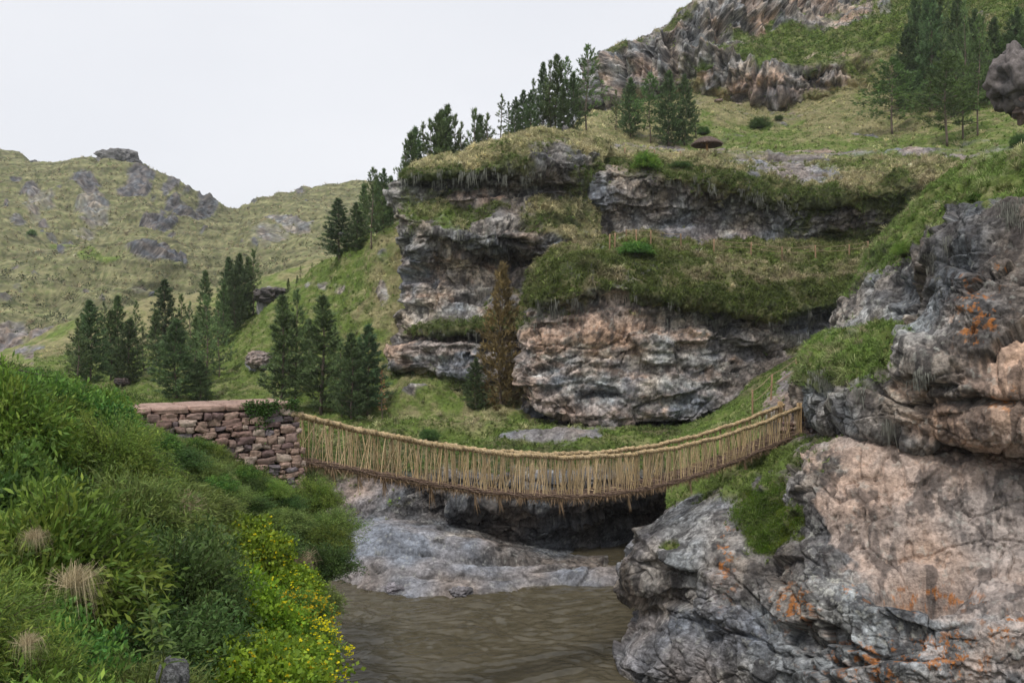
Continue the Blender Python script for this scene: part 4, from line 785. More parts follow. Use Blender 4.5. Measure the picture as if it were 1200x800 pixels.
# ------------------------------------------------------------------ pines
def pine_mesh(seed, R=.2, base=.12, whorls=26, per=6, tufts=13, dense=1., lean=0., spiky=.5, col=(.045, .075, .03), nl=.030, top=1., needles=6):
    R *= 1.08; nl *= 1.25; col = np.array(col)*np.array([2.2, 2.0, 2.0])
    r = np.random.default_rng(seed); mt = MB(); mc = MB()
    zz = np.linspace(0, 1, 14); tx = lean*zz**2+.012*np.sin(zz*7+seed); ty = .01*np.cos(zz*5+seed)
    tr = np.stack([tx, ty, zz*.97], -1); mt.tube(tr, .012*(1-zz*.93)+.001, 7, (.16, .125, .10))
    B = []; D = []; C = []
    for wv_ in range(whorls):
        t = wv_/(whorls-1); z = base+(1-base)*(t**.92)*.97
        prof = R*((1-t)**.75*(.35+.65*min(1, t*5+.35)))+.018
        n = max(3, int(per*(1-.35*t)))
        a0 = r.random()*6.28
        for b in range(n):
            if r.random() > dense: continue
            a = a0+b*2*pi/n+r.normal()*.25; Lb = prof*r.uniform(.6, 1.2); el = radians(5+55*t*spiky+r.normal()*8)
            k = 7; s_ = np.linspace(0, 1, k); hx = Lb*s_*cos(el); hz = Lb*(s_*sin(el)+.28*s_**2*spiky+.05*s_)-.02*s_*(1-t)
            bx = np.interp(z, zz, tx)+hx*cos(a); by = np.interp(z, zz, ty)+hx*sin(a); pts = np.stack([bx, by, z+hz], -1)
            mt.tube(pts, .0035*(1-s_*.75)*(1.1-t*.6), 3, (.13, .11, .085), cap=False)
            m = max(4, int(tufts*(.4+Lb/R)))
            u = r.uniform(.22, 1, m)**.8; q = np.stack([np.interp(u, s_, pts[:, i]) for i in range(3)], -1)
            q += r.normal(size=q.shape)*np.array([1, 1, .55])*Lb*.13*(1-.5*u)[:, None]
            d = np.array([cos(a)*cos(el), sin(a)*cos(el), sin(el)+.3*spiky+.15])
            cc = np.array(col)*r.uniform(.6, 1.5)*r.uniform(.8, 1.25, (m, 1))
            for _ in range(needles):
                dd = d+r.normal(size=q.shape)*.6; B.append(q+r.normal(size=q.shape)*.004); D.append(dd); C.append(cc*r.uniform(.75, 1.3, (m, 1)))
    for k in range(26):      # leader
        q = np.array([[tx[-1], ty[-1], .97+r.uniform(-.06, .012)]]); B.append(q); D.append(np.array([[0, 0, 1.]])+r.normal(size=(1, 3))*.35); C.append(np.array([col])*1.2)
    B = np.concatenate(B); D = np.concatenate(D); C = np.concatenate(C); D /= np.linalg.norm(D, axis=1)[:, None]
    blades(mc, B, D, nl*r.uniform(.6, 1.2, len(B)), np.full(len(B), .0036)*r.uniform(.7, 1.4, len(B)), np.zeros((len(B), 1)), C, 1)
    e = empty('pine_tree'); tro = mt.build('trunk', M_BARK, e, True); cro = mc.build('crown', M_NEEDLE, e); CH[e.name] = [tro, cro]
    return e
KP = {'dense': pine_mesh(1, .24, .06, 30, 7, 15, 1., 0, .55, (.043, .072, .030)),
      'conic': pine_mesh(2, .22, .10, 30, 7, 15, 1., 0, .25, (.036, .062, .028)),
      'spire': pine_mesh(3, .15, .08, 28, 6, 12, .9, .01, .7, (.050, .080, .032)),
      'loose': pine_mesh(4, .23, .14, 20, 5, 11, .85, .02, .9, (.055, .085, .033)),
      'thin': pine_mesh(5, .13, .18, 20, 4, 8, .75, .03, .9, (.060, .085, .040)),
      'airy': pine_mesh(6, .27, .22, 17, 5, 13, .85, -.02, .8, (.050, .085, .028)),
      'broad': pine_mesh(7, .40, .26, 16, 6, 17, .95, .0, .35, (.045, .080, .024), .036),
      'brown': pine_mesh(8, .19, .05, 28, 6, 13, .95, .0, .8, (.085, .068, .03)),
      'bare': pine_mesh(9, .09, .22, 15, 4, 3, .7, .02, .6, (.22, .13, .07))}
used = set(); TREES = []
def pine(kind, px, top, patch, label, py=None, Y=None, wid=1., rz=None):
    s = PATCHES[patch]
    b = s.snap(px, py) if Y is None else s.ground(px, Y)
    b = np.array(b); h = (b[2]*F/b[1]-(CY-top))*-1/F*b[1]; h = max(1.5, h)
    o = KP[kind]
    if kind in used: o = copy_tree(o)
    used.add(kind); o.location = b-np.array([0, 0, .15]); o.rotation_euler.z = rz if rz is not None else rng.uniform(0, 6.28)
    o.scale = (h*wid, h*wid, h); tag(o, label, 'pine tree', 'pine trees'); TREES.append(o); return o
# lower left slope
pine('dense', 106, 350, 'slope', 'bushy grey green pine, leftmost of the pines on the lower left slope', 450, wid=1.)
pine('thin', 122, 352, 'slope', 'thin pine with bare grey trunk behind the leftmost bushy pine', Y=96)
pine('spire', 140, 345, 'slope', 'slender pine with a dark spire, right of the leftmost bushy pine', 442)
pine('dense', 152, 372, 'slope', 'wide bushy pine at the right end of the leftmost pine clump', 446, wid=1.1)
pine('loose', 90, 372, 'slope', 'low loose pine rising right behind the green foreground shrub', 452)
pine('thin', 168, 382, 'slope', 'small faded pine between the left clump and the dark conical pine', 432)
pine('conic', 193, 326, 'slope', 'dark conical pine standing alone behind the stout pine', Y=108)
pine('dense', 206, 372, 'slope', 'stout dark pine with full crown above the left end of the stone wall', 463, wid=1.25)
pine('thin', 222, 352, 'slope', 'thin upright pine between the stout dark pine and the tall pale one', Y=98)
pine('loose', 243, 345, 'slope', 'tall pine with visible pale trunk behind the middle of the stone wall', 462, wid=.85)
pine('dense', 236, 420, 'slope', 'low round young pine at the foot of the tall pine with pale trunk', 468, wid=1.4)
pine('loose', 255, 352, 'slope', 'grey green pine just right of the tall pine with pale trunk', 440, wid=.8)
pine('spire', 240, 316, 'slope', 'distant slim pine whose tip shows above the tall pale trunked one', Y=116)
pine('dense', 268, 300, 'slope', 'leftmost pine of the dark clump beside the square rock', Y=118, wid=.8)
pine('dense', 281, 296, 'slope', 'tallest pine of the dark clump beside the square rock', Y=116, wid=.8)
pine('loose', 297, 292, 'slope', 'rightmost pine of the dark clump beside the square rock', Y=117, wid=1.)
pine('spire', 330, 345, 'slope', 'pine in front of the square rock, left of the two tall pines', 478, wid=1.2)
pine('loose', 345, 338, 'slope', 'tall leaning pine with a pale trunk above the bridge start', 476, wid=.8)
pine('spire', 378, 345, 'slope', 'tall dark slender pine above the left end of the rope bridge', 482, wid=1.35)
pine('thin', 352, 310, 'slope', 'small pine on the ridge line above the tall leaning pine', Y=112)
pine('spire', 338, 325, 'slope', 'faded pine tip on the ridge line right of the square rock', Y=114)
pine('dense', 412, 388, 'slope', 'yellowish green bushy pine between the two dark ones above the bridge', 488, wid=1.)
pine('conic', 432, 378, 'slope', 'dark narrow pine at the foot of the left cliff', 482, wid=1.)
pine('loose', 398, 400, 'slope', 'short bushy pine behind the bridge handrail', 486, wid=1.)
pine('bare', 447, 432, 'slope', 'dead reddish sapling with a bare pale trunk under the left cliff', 488)
pine('conic', 394, 231, 'slope', 'dark conical pine standing alone on the ridge line', 303, wid=1.25)
pine('dense', 416, 236, 'slope', 'small full pine between the lone conical pine and the taller ones', 292, wid=1.1)
pine('airy', 434, 196, 'slope', 'tall airy pine on the slope just left of the left cliff', 290, wid=.8)
pine('dense', 449, 196, 'slope', 'full dark pine touching the edge of the left cliff', Y=101, wid=.75)
for k, x, t, Y, wd, lb in [('spire', 98, 368, 95, 1.1, 'pointed pine behind the leftmost bushy pine'), ('spire', 130, 362, 90, 1., 'slim dark pine between the two left clump trees'), ('loose', 160, 352, 104, .9, 'open pine just behind the right end of the left clump'),
    ('spire', 183, 362, 100, 1., 'slim pine left of the dark conical one'), ('loose', 212, 344, 104, .9, 'open pine right of the dark conical one'), ('spire', 229, 370, 90, 1.1, 'slim pine between stout dark pine and pale trunked pine'),
    ('spire', 262, 330, 108, 1., 'slim pine left below the dark clump'), ('dense', 275, 312, 112, .8, 'full pine low in the dark clump beside the square rock'), ('spire', 290, 300, 118, 1., 'slim pine inside the dark clump beside the square rock'),
    ('loose', 338, 360, 84, .9, 'open pine between the two tall pines left of the bridge'), ('spire', 362, 372, 80, 1.1, 'slim pine just left of the tall dark slender pine'), ('loose', 392, 378, 80, .9, 'open pine just right of the tall dark slender pine'),
    ('spire', 422, 396, 76, 1., 'slim pine between the yellowish pine and the dark narrow one'), ('spire', 426, 214, 108, 1., 'slim pine rising between small full pine and airy pine'), ('dense', 442, 206, 104, .8, 'full pine between the airy pine and the cliff edge'), ('spire', 458, 205, 104, 1., 'slim dark pine right against the top of the cliff edge'),
    ('spire', 348, 330, 112, 1., 'slim pine on the ridge line left of the middle'), ('loose', 366, 318, 112, .8, 'open pine on the ridge line near the middle')]:
    pine(k, x, t, 'slope', lb, Y=Y, wid=wd)
# ridge of the left cliff
for i, (k, x, t, Y, wd, lb) in enumerate([
    ('loose', 476, 170, 103, .9, 'first and lowest pine on the ridge above the left cliff edge'),
    ('spire', 486, 155, 104, 1.1, 'second pine from the left on the left cliff ridge'),
    ('thin', 498, 150, 104, 1.2, 'third pine from the left on the left cliff ridge, thin'),
    ('spire', 512, 140, 104, 1., 'fourth pine from the left on the left cliff ridge'),
    ('spire', 525, 129, 105, 1.1, 'pointed pine, fifth from the left on the left cliff ridge'),
    ('thin', 541, 150, 105, 1.2, 'short sparse pine between the pointed pine and the next pair'),
    ('loose', 556, 134, 105, 1., 'loose pine at the middle of the left cliff ridge'),
    ('thin', 572, 140, 105, 1.3, 'low thin pine right of the loose pine in mid ridge'),
    ('thin', 587, 116, 105, 1.2, 'see through pine with bare spire left of the tall dark group'),
    ('thin', 597, 125, 106, 1.3, 'lower see through pine next to the bare spire'),
    ('dense', 613, 104, 105, .9, 'leftmost tree of the tall dark group on the ridge'),
    ('loose', 625, 92, 105, .9, 'second tree of the tall dark group on the ridge'),
    ('dense', 637, 72, 104, .75, 'third tree of the tall dark group on the ridge'),
    ('spire', 652, 63, 103, 1.2, 'tallest slim tree in the middle of the tall dark group'),
    ('airy', 666, 66, 103, .8, 'spiky tree right of the tallest slim one on the ridge'),
    ('dense', 660, 100, 101, .9, 'lower full tree at the foot of the tall dark group')]):
    pine(k, x, t-(7 if x < 605 else 0), 'slope' if x < 575 else ('lcliff' if x < 630 else 'plat'), lb, Y=Y+(4 if x < 575 else -4), wid=wd*(.8 if x < 575 else .9))
pine('airy', 686, 52, 'plat', 'tall tree with candelabra top at the right end of the ridge group', 156, wid=.85)
for k, x, t, py, wd, lb in [
    ('loose', 722, 105, 150, .9, 'slim young pine left of the shady clump below the mountain'),
    ('dense', 740, 90, 158, .9, 'leftmost tree of the shady clump below the mountain cliff'),
    ('broad', 762, 86, 165, .8, 'second tree of the shady clump below the mountain cliff'),
    ('dense', 783, 82, 168, .9, 'dark tree with full crown in the middle of the shady clump'),
    ('dense', 803, 86, 168, .75, 'rightmost tall tree of the shady clump beside the parasol'),
    ('thin', 816, 118, 160, 1.6, 'small low pine between the shady clump and the parasol')]:
    pine(k, x, t, 'plat', lb, py=py, wid=wd)
for k, x, t, Y, wd, lb in [('spire', 481, 160, 107, 1., 'slim pine squeezed between the first and second ridge pines'), ('loose', 505, 146, 108, .9, 'open pine between the third and fourth ridge pines'),
    ('spire', 518, 134, 109, .9, 'slim pine just left of the pointed ridge pine'), ('loose', 533, 140, 109, .8, 'open pine just right of the pointed ridge pine'), ('spire', 563, 140, 110, .9, 'slim pine touching the loose pine of mid ridge')]:
    pine(k, x, t-6, 'slope', lb, Y=Y, wid=wd)
for k, x, t, Y, wd, lb in [('dense', 604, 112, 100, .8, 'full pine at the left foot of the tall dark group'), ('loose', 645, 70, 103, .8, 'tall pine behind the slimmest tree of the dark ridge group'), ('dense', 672, 84, 102, .8, 'full pine filling the right side of the dark ridge group'), ('dense', 622, 104, 100, .8, 'full pine in the left half of the dark ridge group')]:
    pine(k, x, t, 'lcliff' if x < 630 else 'plat', lb, Y=Y-4, wid=wd)
# upper right
for k, x, t, py, wd, lb in [
    ('broad', 1044, 68, 154, 1.15, 'umbrella shaped pine leaning left on the upper terrace'),
    ('broad', 1110, 62, 168, 1.1, 'broad pine with a clear lower trunk at the front of the upper right grove'),
    ('airy', 1082, -25, 122, .55, 'tall pine with a bare pale upper trunk in the upper right grove'),
    ('dense', 1070, -10, 124, .55, 'tall full pine left of the bare pale trunk in the upper right grove'),
    ('loose', 1100, -40, 118, .6, 'tall pine right of the bare pale trunk, cut by the top edge'),
    ('loose', 1128, 2, 160, .55, 'tall loose pine with slim trunk near the middle of the upper right grove'),
    ('airy', 1146, 18, 156, .6, 'airy pine with a pale trunk at the right of the upper right grove'),
    ('dense', 1166, 20, 118, .8, 'bright green pine behind the big dark boulder'),
    ('dense', 1188, 8, 112, .8, 'full green pine at the right edge above the big boulder'),
    ('loose', 1205, -10, 108, .8, 'pine cut by the right edge of the picture'),
    ('dense', 1090, -20, 128, .6, 'full dark pine filling the left half of the upper right grove'),
    ('dense', 1120, -10, 134, .6, 'full dark pine in the centre of the upper right grove'),
    ('dense', 1060, 30, 128, .8, 'lower full pine at the left edge of the upper right grove'),
    ('dense', 1140, 10, 126, .7, 'full dark pine at the right centre of the upper right grove'),
    ('broad', 1178, 40, 116, .8, 'wide green pine low behind the big dark boulder')]:
    pine(k, x, t, 'plat', lb, py=py, wid=wd)
pine('brown', 587, 306, 'lcliff', 'rusty brown pine growing in front of the left cliff beside the centre cliff', Y=71, wid=.85)
pine('dense', 557, 418, 'slope', 'small green pine at the foot of the rusty brown pine', Y=70, wid=1.1)

# ------------------------------------------------------------------ shrubs
def shrub_mesh(seed, R=1., H=1., stems=110, per=42, leaf=.06, aspect=.45, cols=((.05, .1, .02), (.08, .14, .025)), upw=.6, spread=1., frond=False, stemcol=(.09, .085, .04), flowers=None, droop=0.):
    leaf *= 1.25; r = np.random.default_rng(seed); ms = MB(); ml = MB(); mf = MB(); cols = np.array(cols)*np.array([2.0, 1.85, 1.5])
    B = []; D = []; C = []; FB = []
    lump = r.normal(size=(9, 3)); lump /= np.linalg.norm(lump, axis=1)[:, None]; la = r.uniform(-.35, .3, 9)
    for k in range(stems):
        th = r.uniform(0, 2*pi); ph = math.acos(r.uniform(.0, 1)**.8)*spread
        d = np.array([sin(ph)*cos(th), sin(ph)*sin(th), cos(ph)])
        rad = 1+sum(a*max(0, d@l)**3 for a, l in zip(la, lump)); rad *= r.uniform(.72, 1.08)
        tip = d*np.array([R, R, H])*rad; s0 = np.array([r.normal()*.12*R, r.normal()*.12*R, 0])
        t = np.linspace(0, 1, 6)[:, None]; pts = s0+(tip-s0)*t+np.array([0, 0, 1])*H*upw*.25*np.sin(t*pi*.9)-np.array([0, 0, droop])*t**3*H
        ms.tube(pts, .011*R*(1-t[:, 0]*.8), 3, stemcol, cap=False)
        m = per; u = r.uniform(.38, 1.02, m); q = np.stack([np.interp(u, t[:, 0], pts[:, i]) for i in range(3)], -1)
        sd = r.normal(size=(m, 3)); ax = (pts[-1]-pts[-2]); ax /= np.linalg.norm(ax)+1e-9
        if frond: sd = sd*.7; dd = sd+ax*.9
        else: dd = sd*.9+ax*.5+np.array([0, 0, .25])
        q = q+r.normal(size=(m, 3))*.06*R
        B.append(q); D.append(dd); w = r.random(); base = cols[int(w*len(cols)) % len(cols)]
        C.append(base*r.uniform(.75, 1.3)*r.uniform(.7, 1.35, (m, 1)))
        if flowers and r.random() < flowers[1]: FB.append(pts[-1]+r.normal(size=(r.integers(1, 6), 3))*.05*R)
    B = np.concatenate(B); D = np.concatenate(D); D /= np.linalg.norm(D, axis=1)[:, None]; C = np.concatenate(C)
    leafquads(ml, B, D, leaf*r.uniform(.6, 1.35, len(B)), aspect, C)
    e = empty(flowers[2] if flowers and len(flowers) > 2 else 'bush'); a = ms.build('stems', M_BARK, e); b = ml.build('foliage', M_LEAF, e); CH[e.name] = [a, b]
    if FB:
        FB = np.concatenate(FB); n = len(FB); k = 5
        Q = np.repeat(FB, k, 0); dd = r.normal(size=(n*k, 3)); dd[:, 2] = np.abs(dd[:, 2])*.6; dd /= np.linalg.norm(dd, axis=1)[:, None]
        leafquads(mf, Q, dd, np.full(n*k, flowers[3]), .8, np.tile(np.array(flowers[0]), (n*k, 1))); CH[e.name].append(mf.build('flowers', M_LEAF, e))
    return e
KB = {'shrubA': shrub_mesh(21, 1., 1., 260, 75, .062, .5, ((.035, .085, .022), (.05, .105, .025), (.07, .13, .03)), .6),
      'shrubB': shrub_mesh(22, 1., 1.1, 240, 80, .075, .28, ((.05, .10, .02), (.075, .13, .025), (.10, .15, .03)), .8, frond=True),
      'herb': shrub_mesh(23, 1., 1.3, 300, 85, .062, .17, ((.085, .135, .03), (.12, .165, .04), (.07, .12, .03)), 1., frond=True),
      'herb2': shrub_mesh(24, 1., .9, 300, 75, .075, .16, ((.06, .10, .03), (.085, .125, .045), (.10, .14, .045)), .8, frond=True),
      'clover': shrub_mesh(25, 1., .75, 330, 110, .046, .85, ((.085, .145, .014), (.11, .17, .018), (.065, .12, .016)), .5, flowers=((.75, .62, .02), .45, 'flowering_bush', .03)),
      'yellow': shrub_mesh(26, 1., 1.2, 200, 60, .06, .3, ((.06, .11, .025), (.085, .14, .03)), 1., frond=True, flowers=((.78, .62, .015), .95, 'flowering_bush', .05)),
      'dark': shrub_mesh(27, 1., 1., 260, 75, .05, .4, ((.028, .06, .02), (.04, .078, .025), (.05, .09, .03)), .5)}
def dry_tuft(seed):
    r = np.random.default_rng(seed); mb = MB(); n = 330
    th = r.normal(size=n)*1.3; ph = r.uniform(.1, .9, n); D = np.stack([np.sin(ph)*np.cos(th), np.sin(ph)*np.sin(th), np.cos(ph)], -1)
    B = r.normal(size=(n, 3))*.06; B[:, 2] = 0; c = (DRY*1.05)*r.uniform(.6, 1.3, (n, 1))+np.array([.02, 0, 0])
    blades(mb, B, D, r.uniform(.5, 1.5, n), np.full(n, .0045), r.uniform(.8, 1.5, n)[:, None], c, 2)
    return mb.build('grass_tussock', M_GRASS)
KT = dry_tuft(5); usedb = set()
def bush(kind, X, Y, size, label, h=1., cat='bush', group='bushes on the near left bank', z=None):
    global KT
    if kind == 'tuft':
        o = KT if 'tuft' not in usedb else KT.copy()
        if 'tuft' in usedb: COL.objects.link(o)
        cat, group = 'grass tussock', 'dry grass tussocks on the near left bank'
    else:
        o = KB[kind]
        if kind in usedb: o = copy_tree(o)
    usedb.add(kind)
    o.location = (X, Y, (float(bank_z(np.array(float(X)), Y)) if z is None else z)-.08); o.rotation_euler.z = rng.uniform(0, 6.28); o.scale = (size, size, size*h)
    tag(o, label, cat, group); return o
ORD = ['first', 'second', 'third', 'fourth', 'fifth', 'sixth', 'seventh', 'eighth', 'ninth', 'tenth', 'eleventh', 'twelfth', 'thirteenth', 'fourteenth', 'fifteenth', 'sixteenth', 'seventeenth', 'eighteenth', 'nineteenth', 'twentieth', 'twenty-first', 'twenty-second', 'twenty-third', 'twenty-fourth']
def plant_bank():
    r = np.random.default_rng(3)
    ys = [4.2, 5.4, 6.7, 8.2, 10, 12, 14.2, 16.6, 19, 21.5, 23.6]
    names = {'shrubA': 'broad leaved green bush', 'shrubB': 'narrow leaved green bush', 'herb': 'pale feathery green bush', 'herb2': 'soft grey green bush', 'clover': 'bright clover leaved bush', 'yellow': 'yellow flowering bush', 'dark': 'dark small leaved bush'}
    for ri, y in enumerate(ys):
        e = float(bank_edge(y)); x = e-.15; row = []
        size0 = .72+.03*y
        while x > -.62*y-1.2:
            px = CX+x/y*F; pyt = CY-(float(bank_z(np.array(x), y))+size0)/y*F
            if 222 < px < 345 and pyt > 585 and y < 21: k = 'clover'
            elif px >= 345 and pyt > 610 and y < 20: k = ['yellow', 'herb', 'yellow'][r.integers(3)] if y < 16 else ['yellow', 'herb', 'yellow'][r.integers(3)]
            elif px > 300: k = ['herb', 'herb2', 'herb', 'dark'][r.integers(4)]
            elif px < 130 and y > 9: k = ['shrubA', 'shrubA', 'shrubB'][r.integers(3)]
            elif px < 130: k = ['shrubB', 'herb', 'shrubA'][r.integers(3)]
            elif pyt > 600: k = ['dark', 'dark', 'herb2', 'shrubB'][r.integers(4)]
            else: k = ['dark', 'herb', 'herb2', 'shrubA', 'herb2'][r.integers(5)]
            sz = size0*r.uniform(.65, 1.25); h = r.uniform(.8, 1.35)
            if y > 17 and px > 130: sz *= .6; h = .7
            if y > 17 and px > 230: sz *= .8
            lim = float(np.interp(px, [0, 60, 110, 155, 200, 240, 300, 355, 420], [424, 430, 442, 494, 512, 530, 554, 578, 625])); zb = float(bank_z(np.array(x), y))
            tp = CY-(zb+sz*h*1.2)/y*F
            if tp < lim and y > 8: sz = max(.55, sz*((CY-lim)/F*y-zb)/(sz*h*1.2))
            row.append((px, k, x, y+r.normal()*.25, sz, h)); x -= max(sz, .55)*r.uniform(1.0, 1.3)*(.72 if y > 13 else .9)
        row.sort(key=lambda q: q[0])
        where = 'in the nearest bush row' if ri == 0 else ('in the row before the stone wall' if ri == len(ys)-1 else f'in the {ORD[ri]} bush row')
        for j, (px, k, xx, yy, sz, h) in enumerate(row):
            bush(k, xx, yy, sz, f"{names[k]}, {ORD[j]} from left {where}", h)
plant_bank()
for k, px, py, Y, sz, lb in [('herb', 372, 585, 25.5, .8, 'feathery bush under the left end of the bridge, against the wall corner'),
                         ('herb2', 384, 612, 24.5, .9, 'grey green bush on the bank edge just below the bridge start'),
                         ('dark', 378, 655, 22.5, .9, 'dark bush overhanging the river in mid height of the bank edge'),
                         ('herb', 388, 640, 24.0, .8, 'feathery bush overhanging the river right of the dark one'),
                         ('herb2', 362, 700, 19.5, .9, 'grey green bush low on the bank edge above the water'),
                         ('yellow', 352, 715, 15.5, .7, 'yellow flowering bush highest on the bank edge against the water'),
                         ('yellow', 362, 750, 14.5, .65, 'yellow flowering bush standing out against the water at the lower right'),
                         ('yellow', 340, 772, 12.8, .6, 'yellow flowering bush left of the one against the water'),
                         ('yellow', 350, 800, 11.8, .6, 'yellow flowering bush cut by the bottom edge beside the river')]:
    x, y, z = at(px, py, Y); bush(k, x, y, sz, lb, 1., z=z-sz*.5)
for px, py, Y, sz, lb in [(215, 590, 15.5, .75, 'dry pale grass tussock arching below the stone wall'), (84, 676, 7.9, .5, 'dry straw tussock near the lower left corner'),
                          (40, 622, 9.2, .3, 'dry straw tussock above the lower left one'), (350, 655, 20, .8, 'dry brown tussock near the river edge'),
                          (30, 742, 6.0, .22, 'small flattened straw tussock at the lower left')]:
    x, y, z = at(px, py, Y); bush('tuft', x, y, sz, lb, 1., z=z)
grass_on('lbank', 3000, 12, (.25, .6), .006, lambda s: inview(s)*s.veg*(s.P[:, 1] > 3.5), seg=2, green=.8, label='grass between the bushes of the near left bank')
cover_on('lbank', 3500, (.15, .4), 40, .05, lambda s: inview(s)*(s.P[:, 1] > 3.5)*(s.P[:, 2] > -12), label='leafy undergrowth filling the gaps on the near left bank', cols=[(.05, .09, .02), (.08, .13, .025), (.035, .07, .018)])
# broad leaved tall stem plant near the bottom
def tall_plant():
    x, y, z = at(172, 800, 5.2); e = empty('tall_plant', (x, y, z)); ms = MB(); ml = MB(); r = np.random.default_rng(8)
    for q, hh in ((0, .62), (.07, .42)):
        t = np.linspace(0, 1, 8); pts = np.stack([q+.03*np.sin(t*4), .02*t, t*hh], -1); ms.tube(pts, .007*(1-t*.7), 5, (.12, .16, .04))
        n = 26; u = r.uniform(.15, 1, n); a = np.arange(n)*2.4; B = np.stack([np.interp(u, t, pts[:, 0]), np.interp(u, t, pts[:, 1]), u*hh], -1)
        for k in range(n):
            d = np.array([cos(a[k]), sin(a[k]), .5]); L_ = r.uniform(.08, .13); sd = np.array([-sin(a[k]), cos(a[k]), 0])*.016
            p1 = B[k]+d*L_*.4; p2 = B[k]+d*L_*.8-np.array([0, 0, .02]); p3 = B[k]+d*L_*1.1-np.array([0, 0, .05])
            ml.add([B[k], p1+sd, p1-sd, p2+sd*.8, p2-sd*.8, p3], [[0, 1, 2], [3, 5, 4]], [[1, 3, 4, 2]], np.array([.13, .22, .04])*r.uniform(.8, 1.2))
    ms.build('stem', M_LEAF, e); ml.build('leaves', M_LEAF, e); tag(e, 'tall upright weed with long drooping leaves near the bottom edge', 'plant')
tall_plant()
for px, py, Y, w_, h_, sd, lb in [(203, 800, 7.4, 34, 44, 62, 'whitish streaked rock between bushes right of the tall weed')]:
    rpx(px, py, Y, w_, h_, sd, lb, col=(.26, .26, .265), boxy=.5, flat=1.0, rough=.14)
# cable
mb = MB(); a = np.array(at(-60, 395, 15)); b = np.array(at(58, 441, 17)); t = np.linspace(0, 1, 12)[:, None]
mb.tube(a+(b-a)*t-np.array([0, 0, .12])*np.sin(t*pi), .012, 5, (.12, .10, .08)); tag(mb.build('cable', M_WOOD), 'thin dark cable running down into the bushes at the left edge', 'cable')

# ------------------------------------------------------------------ rope bridge
BA = np.array([-6.9, 27.0]); BB = np.array([14.35, 42.2]); BD = BB-BA; BL = np.linalg.norm(BD); BU = BD/BL; BP = np.array([-BU[1], BU[0]])
def s_of(px): q = (px-CX)/F; return (q*BA[1]-BA[0])/(BD[0]-q*BD[1])
def fit(L_):
    s_ = []; z_ = []
    for px, py in L_:
        s = s_of(px); Y = BA[1]+BD[1]*s; s_.append(s); z_.append((CY-py)/F*Y)
    return np.polynomial.polynomial.polyfit(s_, z_, 4)
RZ = fit([(344,485),(417.5,503),(505,520.5),(592,531),(671,535),(730,534),(787,525),(875,501.6),(938,477)])
DZ = fit([(350,542),(417,554),(505,570.5),(592,580),(671,583),(730,580),(787,567),(875,536),(942,508)])
pz = lambda c, s: np.polynomial.polynomial.polyval(s, c)
def bpt(s, off, z): s = np.asarray(s, float); xy = BA+np.outer(s, BD)+BP*off; return np.column_stack([xy, np.broadcast_to(z, s.shape)])
WB = 1.15
def straw(n=1): return np.array([.46, .345, .20])*rng.uniform(.6, 1.25, (n, 1))+rng.normal(size=(n, 1))*.02
def braid(mb, pts, R, pitch, strands=3, r=None, seg=6, step=None):
    pts = np.asarray(pts); L_ = np.concatenate([[0], np.cumsum(np.linalg.norm(np.diff(pts, axis=0), axis=1))])
    n = int(L_[-1]/(pitch/7)); l = np.linspace(0, L_[-1], n); C = np.stack([np.interp(l, L_, pts[:, i]) for i in range(3)], -1)
    T = np.gradient(C, axis=0); T /= np.linalg.norm(T, axis=1)[:, None]; A = np.cross(T, [0, 0, 1.]); A /= np.linalg.norm(A, axis=1)[:, None]; B = np.cross(T, A)
    for k in range(strands):
        a = l/pitch*2*pi+k*2*pi/strands; Q = C+(A*np.cos(a)[:, None]+B*np.sin(a)[:, None])*R*.55
        c = np.repeat(straw(n), seg, 0)[:n*seg]; c = np.concatenate([c, c[:2]])
        mb.tube(Q, (r or R*.6)*(1+.12*np.sin(l*9+k)), seg, c)
